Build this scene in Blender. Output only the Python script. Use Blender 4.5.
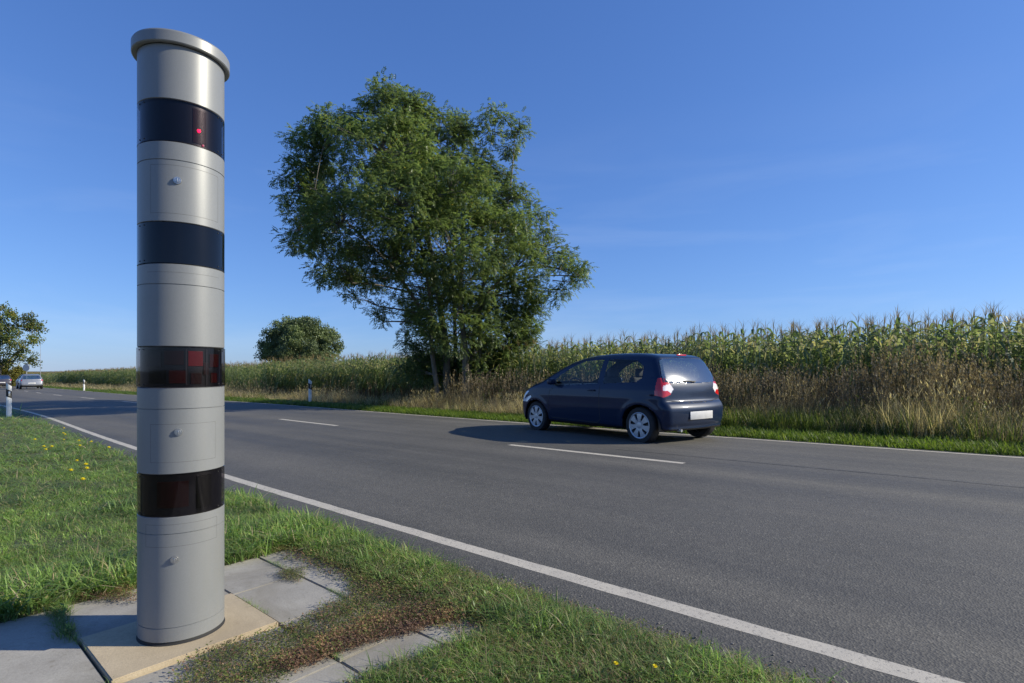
import bpy, bmesh, math, random
import numpy as np
from math import radians, sin, cos, pi
for o in list(bpy.data.objects): bpy.data.objects.remove(o)
S = bpy.context.scene
COL = S.collection
rng = np.random.default_rng(7); random.seed(7)

# ------------------------------------------------------------------ camera, sky, sun, exposure
F, HOR, CAMZ = 550.0, 370.0, 1.2
cd = bpy.data.cameras.new('camera'); cam = bpy.data.objects.new('camera', cd); COL.objects.link(cam)
cam.location = (0, 0, CAMZ); cam.rotation_euler = (radians(90), 0, 0)
cd.sensor_width = 36; cd.lens = F/1024*36; cd.shift_y = (HOR-341.5)/1024
cd.clip_start = 0.05; cd.clip_end = 6000
S.camera = cam
SUN_EL, SUN_AZ = 29.0, 91.0          # azimuth clockwise from +Y
world = bpy.data.worlds.new('World'); S.world = world; world.use_nodes = True
wn, wl = world.node_tree.nodes, world.node_tree.links
wn.clear()
sky = wn.new('ShaderNodeTexSky'); sky.sky_type = 'NISHITA'; sky.sun_disc = False
sky.sun_elevation = radians(SUN_EL); sky.sun_rotation = radians(SUN_AZ)
sky.air_density = 1.0; sky.dust_density = 0.3; sky.ozone_density = 4.0; sky.altitude = 300
tc = wn.new('ShaderNodeTexCoord')
hs = wn.new('ShaderNodeHueSaturation'); hs.inputs['Saturation'].default_value = 1.0; hs.inputs['Value'].default_value = 1.0
wl.new(sky.outputs[0], hs.inputs['Color'])
sc_ = wn.new('ShaderNodeSeparateColor'); wl.new(hs.outputs[0], sc_.inputs[0]); cc_ = wn.new('ShaderNodeCombineColor')
for i_, (mu_, ga_) in enumerate(((.51, .81), (.64, .735), (.94, .64))):      # film response of the sky colour
    m1 = wn.new('ShaderNodeMath'); m1.operation = 'MULTIPLY'; m1.inputs[1].default_value = .08; wl.new(sc_.outputs[i_], m1.inputs[0])
    m2 = wn.new('ShaderNodeMath'); m2.operation = 'POWER'; m2.inputs[1].default_value = ga_; wl.new(m1.outputs[0], m2.inputs[0])
    m3 = wn.new('ShaderNodeMath'); m3.operation = 'MULTIPLY'; m3.inputs[1].default_value = mu_/.1; wl.new(m2.outputs[0], m3.inputs[0]); wl.new(m3.outputs[0], cc_.inputs[i_])
mp = wn.new('ShaderNodeMapping'); mp.inputs['Scale'].default_value = (1.2, 1.2, 7.0); mp.inputs['Rotation'].default_value = (0.15, 0.1, 0.4)
wl.new(tc.outputs['Generated'], mp.inputs['Vector'])
cn = wn.new('ShaderNodeTexNoise'); cn.inputs['Scale'].default_value = 1.7; cn.inputs['Detail'].default_value = 7; cn.inputs['Roughness'].default_value = 0.55
cn.inputs['Distortion'].default_value = 0.5
wl.new(mp.outputs[0], cn.inputs['Vector'])
cr = wn.new('ShaderNodeValToRGB'); cr.color_ramp.elements[0].position = 0.50; cr.color_ramp.elements[1].position = 0.78
cr.color_ramp.elements[0].color = (0, 0, 0, 1); cr.color_ramp.elements[1].color = (0.15, 0.15, 0.15, 1)
wl.new(cn.outputs['Fac'], cr.inputs['Fac'])
sx = wn.new('ShaderNodeSeparateXYZ'); wl.new(tc.outputs['Generated'], sx.inputs[0])
mr = wn.new('ShaderNodeMapRange'); mr.inputs['From Min'].default_value = 0.42; mr.inputs['From Max'].default_value = 0.08
wl.new(sx.outputs['Z'], mr.inputs['Value'])
mu = wn.new('ShaderNodeMath'); mu.operation = 'MULTIPLY'; wl.new(cr.outputs[0], mu.inputs[0]); wl.new(mr.outputs[0], mu.inputs[1])
mix = wn.new('ShaderNodeMixRGB'); mix.inputs['Color2'].default_value = (6.0, 6.6, 7.4, 1)
wl.new(mu.outputs[0], mix.inputs['Fac']); wl.new(cc_.outputs[0], mix.inputs['Color1'])
bg = wn.new('ShaderNodeBackground'); bg.inputs['Strength'].default_value = 0.10
wo = wn.new('ShaderNodeOutputWorld'); wl.new(mix.outputs[0], bg.inputs['Color']); wl.new(bg.outputs[0], wo.inputs[0])
sd = bpy.data.lights.new('sun', 'SUN'); sd.energy = 4.4; sd.angle = radians(0.5); sd.color = (1.0, 0.925, 0.76)
so = bpy.data.objects.new('sun', sd); COL.objects.link(so)
so.rotation_euler = (radians(90-SUN_EL), 0, radians(180-SUN_AZ))
vs = S.view_settings; vs.view_transform = 'Standard'; vs.look = 'None'; vs.exposure = 0.56; vs.gamma = 1; vs.use_curve_mapping = False

# ------------------------------------------------------------------ the road frame: s along the road, l to the right of it
TH = radians(49.4); M = 0.0106
D = np.array([-sin(TH), cos(TH)]); N = np.array([cos(TH), sin(TH)])
_ts = np.arange(-300, 1600, 1.0)
_to = np.interp(_ts, [-300, 4, 12, 22, 28, 35, 42, 50, 78, 110, 170, 300, 1600], [0, 0, .25, .85, 1.0, 1.07, 1.13, 1.4, 2.9, 4.4, 7.5, 16, 200])
_k = np.ones(7)/7; _sm = np.convolve(_to, _k, 'same'); _sm[:8] = _to[:8]; _sm[-8:] = _to[-8:]; _to = _sm
def off(s): return np.interp(s, _ts, _to)
def WP(s, lp):
    l = lp+off(s); return s*D[0]+l*N[0], s*D[1]+l*N[1]
def inv(X, Y):
    s = X*D[0]+Y*D[1]; return s, X*N[0]+Y*N[1]-off(s)
def GZ(s, lp):
    s = np.asarray(s, float); lp = np.asarray(lp, float)
    z = -M*np.clip(s, -60, 170)
    c = 0.08*np.clip(1-((lp-6.5)/3.9)**2, 0, 1)
    z = z+c
    z = z+np.interp(lp, [-60, -3, 2.1, 2.30, 10.5, 10.7, 12.5, 15, 40, 200], [.35, .02, .015, -.005, -.005, .02, .0, .03, .03, .3])
    return z
def gp(px, py, dz=0.0):
    u = (px-512)/F; w = (py-HOR)/F; Y = CAMZ/max(w, 1e-3)
    for _ in range(30):
        s, lp = inv(u*Y, Y); Y = 0.5*Y+0.5*(CAMZ-float(GZ(s, lp))-dz)/max(w, 1e-3)
    return u*Y, Y
def zat(x, y):
    s, lp = inv(np.asarray(x, float), np.asarray(y, float)); return GZ(s, lp)

# ------------------------------------------------------------------ helpers
def tag(o, label=None, cat=None, group=None, kind=None):
    if label: o['label'] = label
    if cat: o['category'] = cat
    if group: o['group'] = group
    if kind: o['kind'] = kind
    return o
def empty(name, loc=(0, 0, 0), rz=0.0):
    o = bpy.data.objects.new(name, None); COL.objects.link(o); o.location = loc; o.rotation_euler = (0, 0, rz)
    o.empty_display_size = 0.2; return o
def link(name, me, mats, parent=None):
    for m in (mats if isinstance(mats, (list, tuple)) else [mats]): me.materials.append(m)
    o = bpy.data.objects.new(name, me); COL.objects.link(o)
    if parent is not None: o.parent = parent
    return o
def bobj(name, bm, mats, parent=None, smooth=True, sharp=40):
    me = bpy.data.meshes.new(name); bm.normal_update(); 
    for f in bm.faces: f.smooth = smooth
    for e in bm.edges:
        if len(e.link_faces) == 2 and e.calc_face_angle(0) > radians(sharp): e.smooth = False
    bm.to_mesh(me); bm.free(); return link(name, me, mats, parent)
def nobj(name, V, Fq, mats, parent=None, mi=None, smooth=False):
    V = np.ascontiguousarray(V, dtype=np.float32); Fq = np.ascontiguousarray(Fq, dtype=np.int32)
    k = Fq.shape[1]; me = bpy.data.meshes.new(name)
    me.vertices.add(len(V)); me.vertices.foreach_set('co', V.ravel())
    me.loops.add(Fq.size); me.loops.foreach_set('vertex_index', Fq.ravel())
    me.polygons.add(len(Fq)); me.polygons.foreach_set('loop_start', np.arange(0, Fq.size, k, dtype=np.int32))
    me.polygons.foreach_set('loop_total', np.full(len(Fq), k, dtype=np.int32))
    if mi is not None: me.polygons.foreach_set('material_index', np.asarray(mi, dtype=np.int32))
    me.polygons.foreach_set('use_smooth', np.full(len(Fq), smooth))
    me.update(calc_edges=True); me.validate()
    return link(name, me, mats, parent)
def rotz(a):
    c, s = np.cos(a), np.sin(a); R = np.zeros((len(a), 3, 3)); R[:, 0, 0] = c; R[:, 0, 1] = -s; R[:, 1, 0] = s; R[:, 1, 1] = c; R[:, 2, 2] = 1; return R
def roty(a):
    c, s = np.cos(a), np.sin(a); R = np.zeros((len(a), 3, 3)); R[:, 0, 0] = c; R[:, 0, 2] = s; R[:, 2, 0] = -s; R[:, 2, 2] = c; R[:, 1, 1] = 1; return R
def scatter(tmpls, P, R, sc, which=None):
    """merge copies of templates (V, F, mi) at P with rotation R and scale sc (N or N,3)"""
    if which is None: which = rng.integers(0, len(tmpls), len(P))
    sc = np.asarray(sc, float)
    if sc.ndim == 1: sc = np.repeat(sc[:, None], 3, 1)
    VV, FF, MM, base = [], [], [], 0
    for i, (V, Fq, mi) in enumerate(tmpls):
        idx = np.where(which == i)[0]
        if len(idx) == 0: continue
        v = V[None]*sc[idx][:, None, :]
        v = np.einsum('nij,nkj->nki', R[idx], v)+P[idx][:, None, :]
        f = Fq[None]+(np.arange(len(idx))*len(V))[:, None, None]+base
        VV.append(v.reshape(-1, 3)); FF.append(f.reshape(-1, Fq.shape[1])); MM.append(np.tile(mi, len(idx))); base += len(idx)*len(V)
    return np.concatenate(VV), np.concatenate(FF), np.concatenate(MM)
class TB:
    """template builder out of quads"""
    def __init__(s): s.V, s.F, s.M = [], [], []
    def ribbon(s, pts, widths, side, m=0):
        b = len(s.V)
        for p, w in zip(pts, widths):
            p = np.asarray(p, float); s.V += [p-side*w/2, p+side*w/2]
        for i in range(len(pts)-1):
            a = b+2*i; s.F.append([a, a+1, a+3, a+2]); s.M.append(m)
    def blade(s, base, h, w, az, lean, m=0, n=3, droop=1.0):
        d = np.array([cos(az), sin(az), 0]); side = np.array([-sin(az), cos(az), 0]); pts, ws = [], []
        for i in range(n+1):
            t = i/n; pts.append(np.array(base)+d*lean*h*t**1.7+np.array([0, 0, h*(t-0.25*droop*lean*t**3)])); ws.append(w*(1-t)**0.6*(0.75+.5*t) if i < n else w*.06)
        s.ribbon(pts, ws, side, m)
    def diamond(s, p, d, side, L, w, m=0):
        b = len(s.V); p = np.asarray(p, float)
        s.V += [p, p+d*L*.45+side*w/2, p+d*L, p+d*L*.45-side*w/2]; s.F.append([b, b+1, b+2, b+3]); s.M.append(m)
    def tube(s, pts, rads, k=4, m=0):
        b = len(s.V)
        for p, r in zip(pts, rads):
            for j in range(k): a = 2*pi*j/k; s.V.append(np.asarray(p, float)+np.array([r*cos(a), r*sin(a), 0]))
        for i in range(len(pts)-1):
            for j in range(k): s.F.append([b+i*k+j, b+i*k+(j+1) % k, b+(i+1)*k+(j+1) % k, b+(i+1)*k+j]); s.M.append(m)
    def out(s): return np.array(s.V), np.array(s.F), np.array(s.M)
def tube_along(bm, pts, rads, k=8, cap=True):
    pts = [np.asarray(p, float) for p in pts]; rings = []
    ref = np.array([0.3, 0.9, 0.1])
    for i, p in enumerate(pts):
        t = pts[min(i+1, len(pts)-1)]-pts[max(i-1, 0)]; t = t/(np.linalg.norm(t)+1e-9)
        a = np.cross(t, ref); a /= np.linalg.norm(a)+1e-9; b = np.cross(t, a)
        rings.append([bm.verts.new(p+rads[i]*(a*cos(2*pi*j/k)+b*sin(2*pi*j/k))) for j in range(k)])
    for r0, r1 in zip(rings, rings[1:]):
        for j in range(k): bm.faces.new((r0[j], r0[(j+1) % k], r1[(j+1) % k], r1[j]))
    if cap:
        bm.faces.new(rings[0]); bm.faces.new(rings[-1][::-1])
def lathe(bm, prof, k=96, a0=0.0, a1=2*pi, center=(0, 0)):
    full = abs(a1-a0-2*pi) < 1e-6; n = k if full else k+1; rings = []
    for r, z in prof:
        if r < 1e-6: rings.append([bm.verts.new((center[0], center[1], z))]); continue
        rings.append([bm.verts.new((center[0]+r*cos(a0+(a1-a0)*j/k), center[1]+r*sin(a0+(a1-a0)*j/k), z)) for j in range(n)])
    for r0, r1 in zip(rings, rings[1:]):
        for j in range(k):
            j2 = (j+1) % n
            if len(r0) == 1 and len(r1) == 1: continue
            if len(r0) == 1: bm.faces.new((r0[0], r1[j2], r1[j]))
            elif len(r1) == 1: bm.faces.new((r0[j], r0[j2], r1[0]))
            else: bm.faces.new((r0[j], r0[j2], r1[j2], r1[j]))
def box(bm, c, s, bev=0.0, seg=2):
    r = bmesh.ops.create_cube(bm, size=1.0); vs_ = r['verts']
    for v in vs_: v.co = (v.co.x*s[0]+c[0], v.co.y*s[1]+c[1], v.co.z*s[2]+c[2])
    if bev > 0:
        es = list({e for v in vs_ for e in v.link_edges}); bmesh.ops.bevel(bm, geom=es, offset=bev, segments=seg, affect='EDGES', profile=0.5)

# ------------------------------------------------------------------ materials
def mat(name):
    m = bpy.data.materials.new(name); m.use_nodes = True; nt = m.node_tree; return m, nt, nt.nodes['Principled BSDF']
def node(nt, t, **kw):
    n = nt.nodes.new(t)
    for k, v in kw.items():
        if k in n.inputs: n.inputs[k].default_value = v
        else: setattr(n, k, v)
    return n
def ramp(nt, fac, stops):
    r = nt.nodes.new('ShaderNodeValToRGB'); e = r.color_ramp.elements
    e[0].position, e[0].color = stops[0][0], (*stops[0][1], 1); e[1].position, e[1].color = stops[-1][0], (*stops[-1][1], 1)
    for p, c in stops[1:-1]: x = e.new(p); x.color = (*c, 1)
    nt.links.new(fac, r.inputs['Fac']); return r.outputs[0]
def noise(nt, scale, detail=6, rough=0.6, vec=None, dist=0.0):
    n = node(nt, 'ShaderNodeTexNoise'); n.inputs['Scale'].default_value = scale; n.inputs['Detail'].default_value = detail
    n.inputs['Roughness'].default_value = rough; n.inputs['Distortion'].default_value = dist
    if vec is not None: nt.links.new(vec, n.inputs['Vector'])
    return n.outputs['Fac']
def pos(nt, sc=(1, 1, 1), rot=(0, 0, 0), kind='Object'):
    t = nt.nodes.new('ShaderNodeTexCoord'); m = nt.nodes.new('ShaderNodeMapping'); m.inputs['Scale'].default_value = sc; m.inputs['Rotation'].default_value = rot
    nt.links.new(t.outputs[kind], m.inputs['Vector']); return m.outputs[0]
def mixc(nt, f, a, b, mode='MIX'):
    m = nt.nodes.new('ShaderNodeMixRGB'); m.blend_type = mode
    for i, x in ((0, f), (1, a), (2, b)):
        if isinstance(x, (int, float)): m.inputs[i].default_value = x
        elif isinstance(x, tuple): m.inputs[i].default_value = (*x, 1)
        else: nt.links.new(x, m.inputs[i])
    return m.outputs[0]
def bump(nt, p, h, strength=0.3, dist=0.01):
    b = nt.nodes.new('ShaderNodeBump'); b.inputs['Strength'].default_value = strength; b.inputs['Distance'].default_value = dist
    nt.links.new(h, b.inputs['Height']); nt.links.new(b.outputs[0], p.inputs['Normal'])
def plain(name, c, rough=0.5, metal=0.0, coat=0.0, var=0.06, nscale=6.0, spec=0.5):
    m, nt, p = mat(name)
    f = noise(nt, nscale, 5, .6, pos(nt))
    lo = tuple(max(0, x*(1-var*2)) for x in c); hi = tuple(min(1, x*(1+var*2)) for x in c)
    nt.links.new(ramp(nt, f, [(.3, lo), (.7, hi)]), p.inputs['Base Color'])
    p.inputs['Roughness'].default_value = rough; p.inputs['Metallic'].default_value = metal; p.inputs['Coat Weight'].default_value = coat
    p.inputs['Specular IOR Level'].default_value = spec
    return m
def foliage(name, stops, trans=0.35, tcol=1.6, rough=0.45, spec=0.35, posvar=0.0, pscale=0.6):
    m, nt, p = mat(name); g = nt.nodes.new('ShaderNodeNewGeometry')
    f = g.outputs['Random Per Island']
    c = ramp(nt, f, stops)
    if posvar > 0:
        n2 = noise(nt, pscale, 3, .5, g.outputs['Position'])
        r2 = ramp(nt, n2, [(.35, (1-posvar,)*3), (.65, (1+posvar, 1+posvar*.9, 1-posvar*.2))])
        c = mixc(nt, 1.0, c, r2, 'MULTIPLY')
    nt.links.new(c, p.inputs['Base Color']); p.inputs['Roughness'].default_value = rough; p.inputs['Specular IOR Level'].default_value = spec
    t = nt.nodes.new('ShaderNodeBsdfTranslucent'); nt.links.new(mixc(nt, 1.0, c, (tcol, tcol, tcol*.75), 'MULTIPLY'), t.inputs['Color'])
    ms = nt.nodes.new('ShaderNodeMixShader'); ms.inputs[0].default_value = trans
    nt.links.new(p.outputs[0], ms.inputs[1]); nt.links.new(t.outputs[0], ms.inputs[2]); nt.links.new(ms.outputs[0], nt.nodes['Material Output'].inputs['Surface'])
    return m
def glassy(name, tint, refl=0.06, rough=0.03):
    m, nt, p = mat(name); nt.nodes.remove(p)
    t = nt.nodes.new('ShaderNodeBsdfTransparent'); t.inputs['Color'].default_value = (*tint, 1)
    g = nt.nodes.new('ShaderNodeBsdfGlossy'); g.inputs['Roughness'].default_value = rough
    f = nt.nodes.new('ShaderNodeFresnel'); gm = nt.nodes.new('ShaderNodeNewGeometry'); mr_ = nt.nodes.new('ShaderNodeMapRange')
    mr_.inputs['To Min'].default_value = 1.5; mr_.inputs['To Max'].default_value = 1/1.5; nt.links.new(gm.outputs['Backfacing'], mr_.inputs['Value']); nt.links.new(mr_.outputs[0], f.inputs['IOR'])
    ms = nt.nodes.new('ShaderNodeMixShader'); a = nt.nodes.new('ShaderNodeMath'); a.operation = 'ADD'; a.inputs[1].default_value = refl; a.use_clamp = True
    nt.links.new(f.outputs[0], a.inputs[0]); nt.links.new(a.outputs[0], ms.inputs[0])
    nt.links.new(t.outputs[0], ms.inputs[1]); nt.links.new(g.outputs[0], ms.inputs[2]); nt.links.new(ms.outputs[0], nt.nodes['Material Output'].inputs['Surface'])
    return m

# asphalt; object coords are rotated so that x runs along the road
def asphalt_mat():
    m, nt, p = mat('asphalt')
    v = pos(nt); va = pos(nt, rot=(0, 0, -(pi/2+TH)))
    vs_ = pos(nt, sc=(.05, 1, 1), rot=(0, 0, -(pi/2+TH))) if False else None
    a = nt.nodes.new('ShaderNodeMapping'); a.inputs['Scale'].default_value = (0.04, 1.0, 1.0); nt.links.new(va, a.inputs['Vector'])
    streak = noise(nt, 1.1, 4, .55, a.outputs[0])
    big = noise(nt, .5, 4, .6, v)
    c0 = ramp(nt, streak, [(.36, (.066, .064, .058)), (.64, (.140, .132, .115))])
    c1 = mixc(nt, .45, c0, ramp(nt, big, [(.35, (.080, .077, .069)), (.65, (.122, .115, .101))]))
    fine = nt.nodes.new('ShaderNodeTexVoronoi'); fine.inputs['Scale'].default_value = 95; nt.links.new(v, fine.inputs['Vector'])
    sp = nt.nodes.new('ShaderNodeSeparateColor'); nt.links.new(fine.outputs['Color'], sp.inputs[0])
    gr = ramp(nt, sp.outputs[0], [(.0, (.68, .68, .68)), (.6, (.97, .97, .97)), (.94, (1.15, 1.14, 1.1)), (1.0, (1.7, 1.68, 1.6))])
    c2 = mixc(nt, .8, c1, gr, 'MULTIPLY')
    med = noise(nt, 14, 5, .7, v)
    c3 = mixc(nt, .5, c2, ramp(nt, med, [(.3, (.75, .75, .76)), (.7, (1.2, 1.2, 1.18))]), 'MULTIPLY')
    nt.links.new(c3, p.inputs['Base Color'])
    nt.links.new(ramp(nt, streak, [(.3, (.62,)*3), (.7, (.82,)*3)]), p.inputs['Roughness']); p.inputs['Specular IOR Level'].default_value = .4
    bump(nt, p, fine.outputs['Distance'], .6, .004)
    return m
ASPH = asphalt_mat()
def line_mat():
    m, nt, p = mat('road_paint'); v = pos(nt)
    f = noise(nt, 60, 6, .75, v); f2 = noise(nt, 5, 4, .6, v)
    c = mixc(nt, ramp(nt, f, [(.36, (1,)*3), (.46, (0,)*3)]), (.50, .46, .385), (.20, .185, .165))
    c = mixc(nt, .5, c, ramp(nt, f2, [(.3, (.72,)*3), (.7, (1.05, 1.04, 1.0))]), 'MULTIPLY')
    nt.links.new(c, p.inputs['Base Color']); p.inputs['Roughness'].default_value = .7; bump(nt, p, f, .4, .004); return m
PAINT = line_mat()
def ground_mat():
    m, nt, p = mat('field_soil'); v = pos(nt)
    a = noise(nt, .35, 5, .6, v); b = noise(nt, 9, 6, .7, v)
    c = mixc(nt, .55, ramp(nt, a, [(.35, (.05, .075, .022)), (.65, (.10, .10, .045))]), ramp(nt, b, [(.3, (.03, .035, .014)), (.7, (.12, .1, .06))]))
    nt.links.new(c, p.inputs['Base Color']); p.inputs['Roughness'].default_value = .95; bump(nt, p, b, .8, .03); return m
SOIL = ground_mat()
def concrete_mat(name, lo, hi, dirt=(.16, .14, .10)):
    m, nt, p = mat(name); v = pos(nt)
    a = noise(nt, 3.0, 7, .65, v); b = noise(nt, 110, 4, .7, v); c_ = noise(nt, 1.3, 5, .7, v, .6)
    c = ramp(nt, a, [(.3, lo), (.7, hi)])
    c = mixc(nt, .55, c, ramp(nt, b, [(.3, (.72,)*3), (.7, (1.2,)*3)]), 'MULTIPLY')
    c = mixc(nt, ramp(nt, c_, [(.44, (0,)*3), (.70, (.75,)*3)]), c, dirt)
    bl = noise(nt, 34, 3, .5, v); c = mixc(nt, ramp(nt, bl, [(.62, (0,)*3), (.74, (.45,)*3)]), c, dirt)
    nt.links.new(c, p.inputs['Base Color']); p.inputs['Roughness'].default_value = .85; bump(nt, p, b, .4, .003); return m
SLAB = concrete_mat('slab_concrete', (.26, .245, .215), (.37, .35, .305))
FOOT = concrete_mat('footing_concrete', (.40, .325, .215), (.52, .43, .29), (.3, .24, .16))

# ------------------------------------------------------------------ setting: ground sheet, road, markings, slabs
sg = np.concatenate([[-400, -200, -100, -60, -30], np.arange(-15, 40, .5), np.arange(40, 120, 2.0), [125, 140, 170, 220, 320, 500, 800, 1500]])
lg = np.concatenate([[-900, -400, -150, -60, -30, -15], np.arange(-8, 1.8, .35), [2.0, 2.2, 2.27, 2.34, 2.6, 4, 6.5, 9, 10.2, 10.42, 10.5, 10.7, 11, 11.5, 12.5, 13.5, 15, 17, 20, 25, 40, 70, 120, 200, 400, 900, 1500]])
SS, LL = np.meshgrid(sg, lg, indexing='ij')
X, Y = WP(SS, LL); Z = GZ(SS, LL)
under = (LL > 2.33) & (LL < 10.45); Z = Z-np.where(under, .05, 0)
slabm = (SS < 3.7) & (LL < 1.95) & (SS > -8); Z = Z-np.where(slabm, .03, 0)
Z = Z+np.where((LL < 2.3) & (LL > -8) & ~slabm, rng.normal(0, .006, Z.shape), 0)
V = np.stack([X, Y, Z], -1).reshape(-1, 3)
ni, nj = SS.shape; ii, jj = np.meshgrid(np.arange(ni-1), np.arange(nj-1), indexing='ij'); a = (ii*nj+jj).ravel()
tag(nobj('ground', V, np.stack([a, a+1, a+nj+1, a+nj], 1)[:, ::-1], SOIL, smooth=True), kind='structure')

def strip(name, svals, l0, l1, dz, m, nl=1, edge=0.0, th=0.0):
    s_ = np.asarray(svals, float); ls = np.linspace(l0, l1, nl+1)
    SS, LL = np.meshgrid(s_, ls, indexing='ij')
    LLe = LL.copy()
    if edge:
        LLe[:, 0] += rng.normal(0, edge, len(s_)); LLe[:, -1] += rng.normal(0, edge, len(s_))
    X, Y = WP(SS, LLe); Z = GZ(SS, LL)+dz
    if l0 < 2.5 and nl > 1: Z[:, 0] -= .03
    V = np.stack([X, Y, Z], -1).reshape(-1, 3); n2 = nl+1
    ii, jj = np.meshgrid(np.arange(len(s_)-1), np.arange(nl), indexing='ij'); a = (ii*n2+jj).ravel()
    return nobj(name, V, np.stack([a, a+n2, a+n2+1, a+1], 1), m, smooth=True)
s_road = np.concatenate([[-200, -100, -60, -40], np.arange(-20, 45, .12), np.arange(45, 120, 1.0), np.arange(120, 400, 10.0)])
road = strip('road', s_road, 2.30, 10.38, .005, ASPH, nl=60, edge=.018); tag(road, kind='structure')
mk = []
def marks(name, segs, l0, l1):
    VV, FF, b = [], [], 0
    for a0, a1 in segs:
        n = max(2, int((a1-a0)/.15) if a0 < 45 else int((a1-a0)/1.0)); s_ = np.linspace(a0, a1, n+1)
        SS, LL = np.meshgrid(s_, [l0, (l0+l1)/2, l1], indexing='ij')
        LLe = LL+rng.normal(0, .0025, LL.shape)*(np.array([1, 0, 1])[None]); X, Y = WP(SS, LLe); Z = GZ(SS, LL)+.0066
        VV.append(np.stack([X, Y, Z], -1).reshape(-1, 3)); ii, jj = np.meshgrid(np.arange(n), np.arange(2), indexing='ij'); a = (ii*3+jj).ravel()+b
        FF.append(np.stack([a, a+3, a+4, a+1], 1)); b += 3*(n+1)
    o = nobj(name, np.concatenate(VV), np.concatenate(FF), PAINT, smooth=True); tag(o, kind='structure'); return o
marks('edge_line', [(-40, 300)], 2.618, 2.722)
dash = [(2.80+8.08*k, 5.68+8.08*k) for k in range(-6, 30)]
marks('centre_line', dash, 6.455, 6.565)
marks('far_edge_line', [(-40, 300)], 10.05, 10.17)
# faint bitumen crack sealed along the far lane
def seam_mat():
    m, nt, p = mat('bitumen'); f = noise(nt, 20, 4, .6, pos(nt)); nt.links.new(ramp(nt, f, [(.3, (.03,)*3), (.7, (.06,)*3)]), p.inputs['Base Color']); p.inputs['Roughness'].default_value = .6; return m
ss = np.arange(-8, 4.2, .1); wob = np.cumsum(rng.normal(0, .004, len(ss)))
X0, Y0 = WP(ss, 7.15+wob); X1, Y1 = WP(ss, 7.165+wob+rng.normal(0, .003, len(ss))); zz = GZ(ss, 7.15)+.0085
V = np.stack([np.stack([X0, Y0, zz], -1), np.stack([X1, Y1, zz], -1)], 1).reshape(-1, 3); a = np.arange(len(ss)-1)*2
tag(nobj('road_seam', V, np.stack([a, a+2, a+3, a+1], 1), seam_mat()), kind='structure')

# paving slabs, in the road frame (s, l); each slab has its own slight tilt
bm = bmesh.new()
def slab_prism(bm, s0, s1, l0, l1, top, tilt, th=.05, g=.004):
    vs_ = []
    for z in (0, 1):
        for (s, l) in ((s0+g, l0+g), (s1-g, l0+g), (s1-g, l1-g), (s0+g, l1-g)):
            x, y = WP(s, l); h = float(GZ(s, l))+top+tilt[0]*(s-s0)+tilt[1]*(l-l0)-(0 if z else th); vs_.append(bm.verts.new((x, y, h)))
    fs = [(0, 3, 2, 1), (4, 5, 6, 7), (0, 1, 5, 4), (1, 2, 6, 5), (2, 3, 7, 6), (3, 0, 4, 7)]
    ff = [bm.faces.new([vs_[i] for i in f]) for f in fs]
    bmesh.ops.recalc_face_normals(bm, faces=ff)
    bmesh.ops.bevel(bm, geom=[e for e in ff[1].edges], offset=.004, segments=2, affect='EDGES')
ls_ = [(-.94, -.44), (-.44, .08), (.08, .595), (.595, 1.275), (1.275, 1.65), (1.65, 1.90)]
s_ = [3.66, 3.12, 2.57, 2.05, 1.53, 1.0, .5, 0, -.5, -1.0]
for i, (l0, l1) in enumerate(ls_):
    for j in range(len(s_)-1):
        s1, s0 = s_[j], s_[j+1]
        if i == 3 and j == 1: continue
        o_ = 0
        if i in (4,) and j == 0: pass
        slab_prism(bm, s0-(o_ if j else 0), s1-(o_ if j > 1 else (o_ if j == 1 else 0)), l0, l1, -.012+random.uniform(-.003, .003), (random.uniform(-.008, .008), random.uniform(-.008, .008)))
tag(bobj('paving_slabs', bm, SLAB, smooth=False), kind='structure')
bm = bmesh.new(); slab_prism(bm, 2.575, 3.115, .6, 1.27, .002, (0, 0), th=.08, g=.002)
tag(bobj('tower_footing', bm, FOOT, smooth=False), kind='structure')

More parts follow.
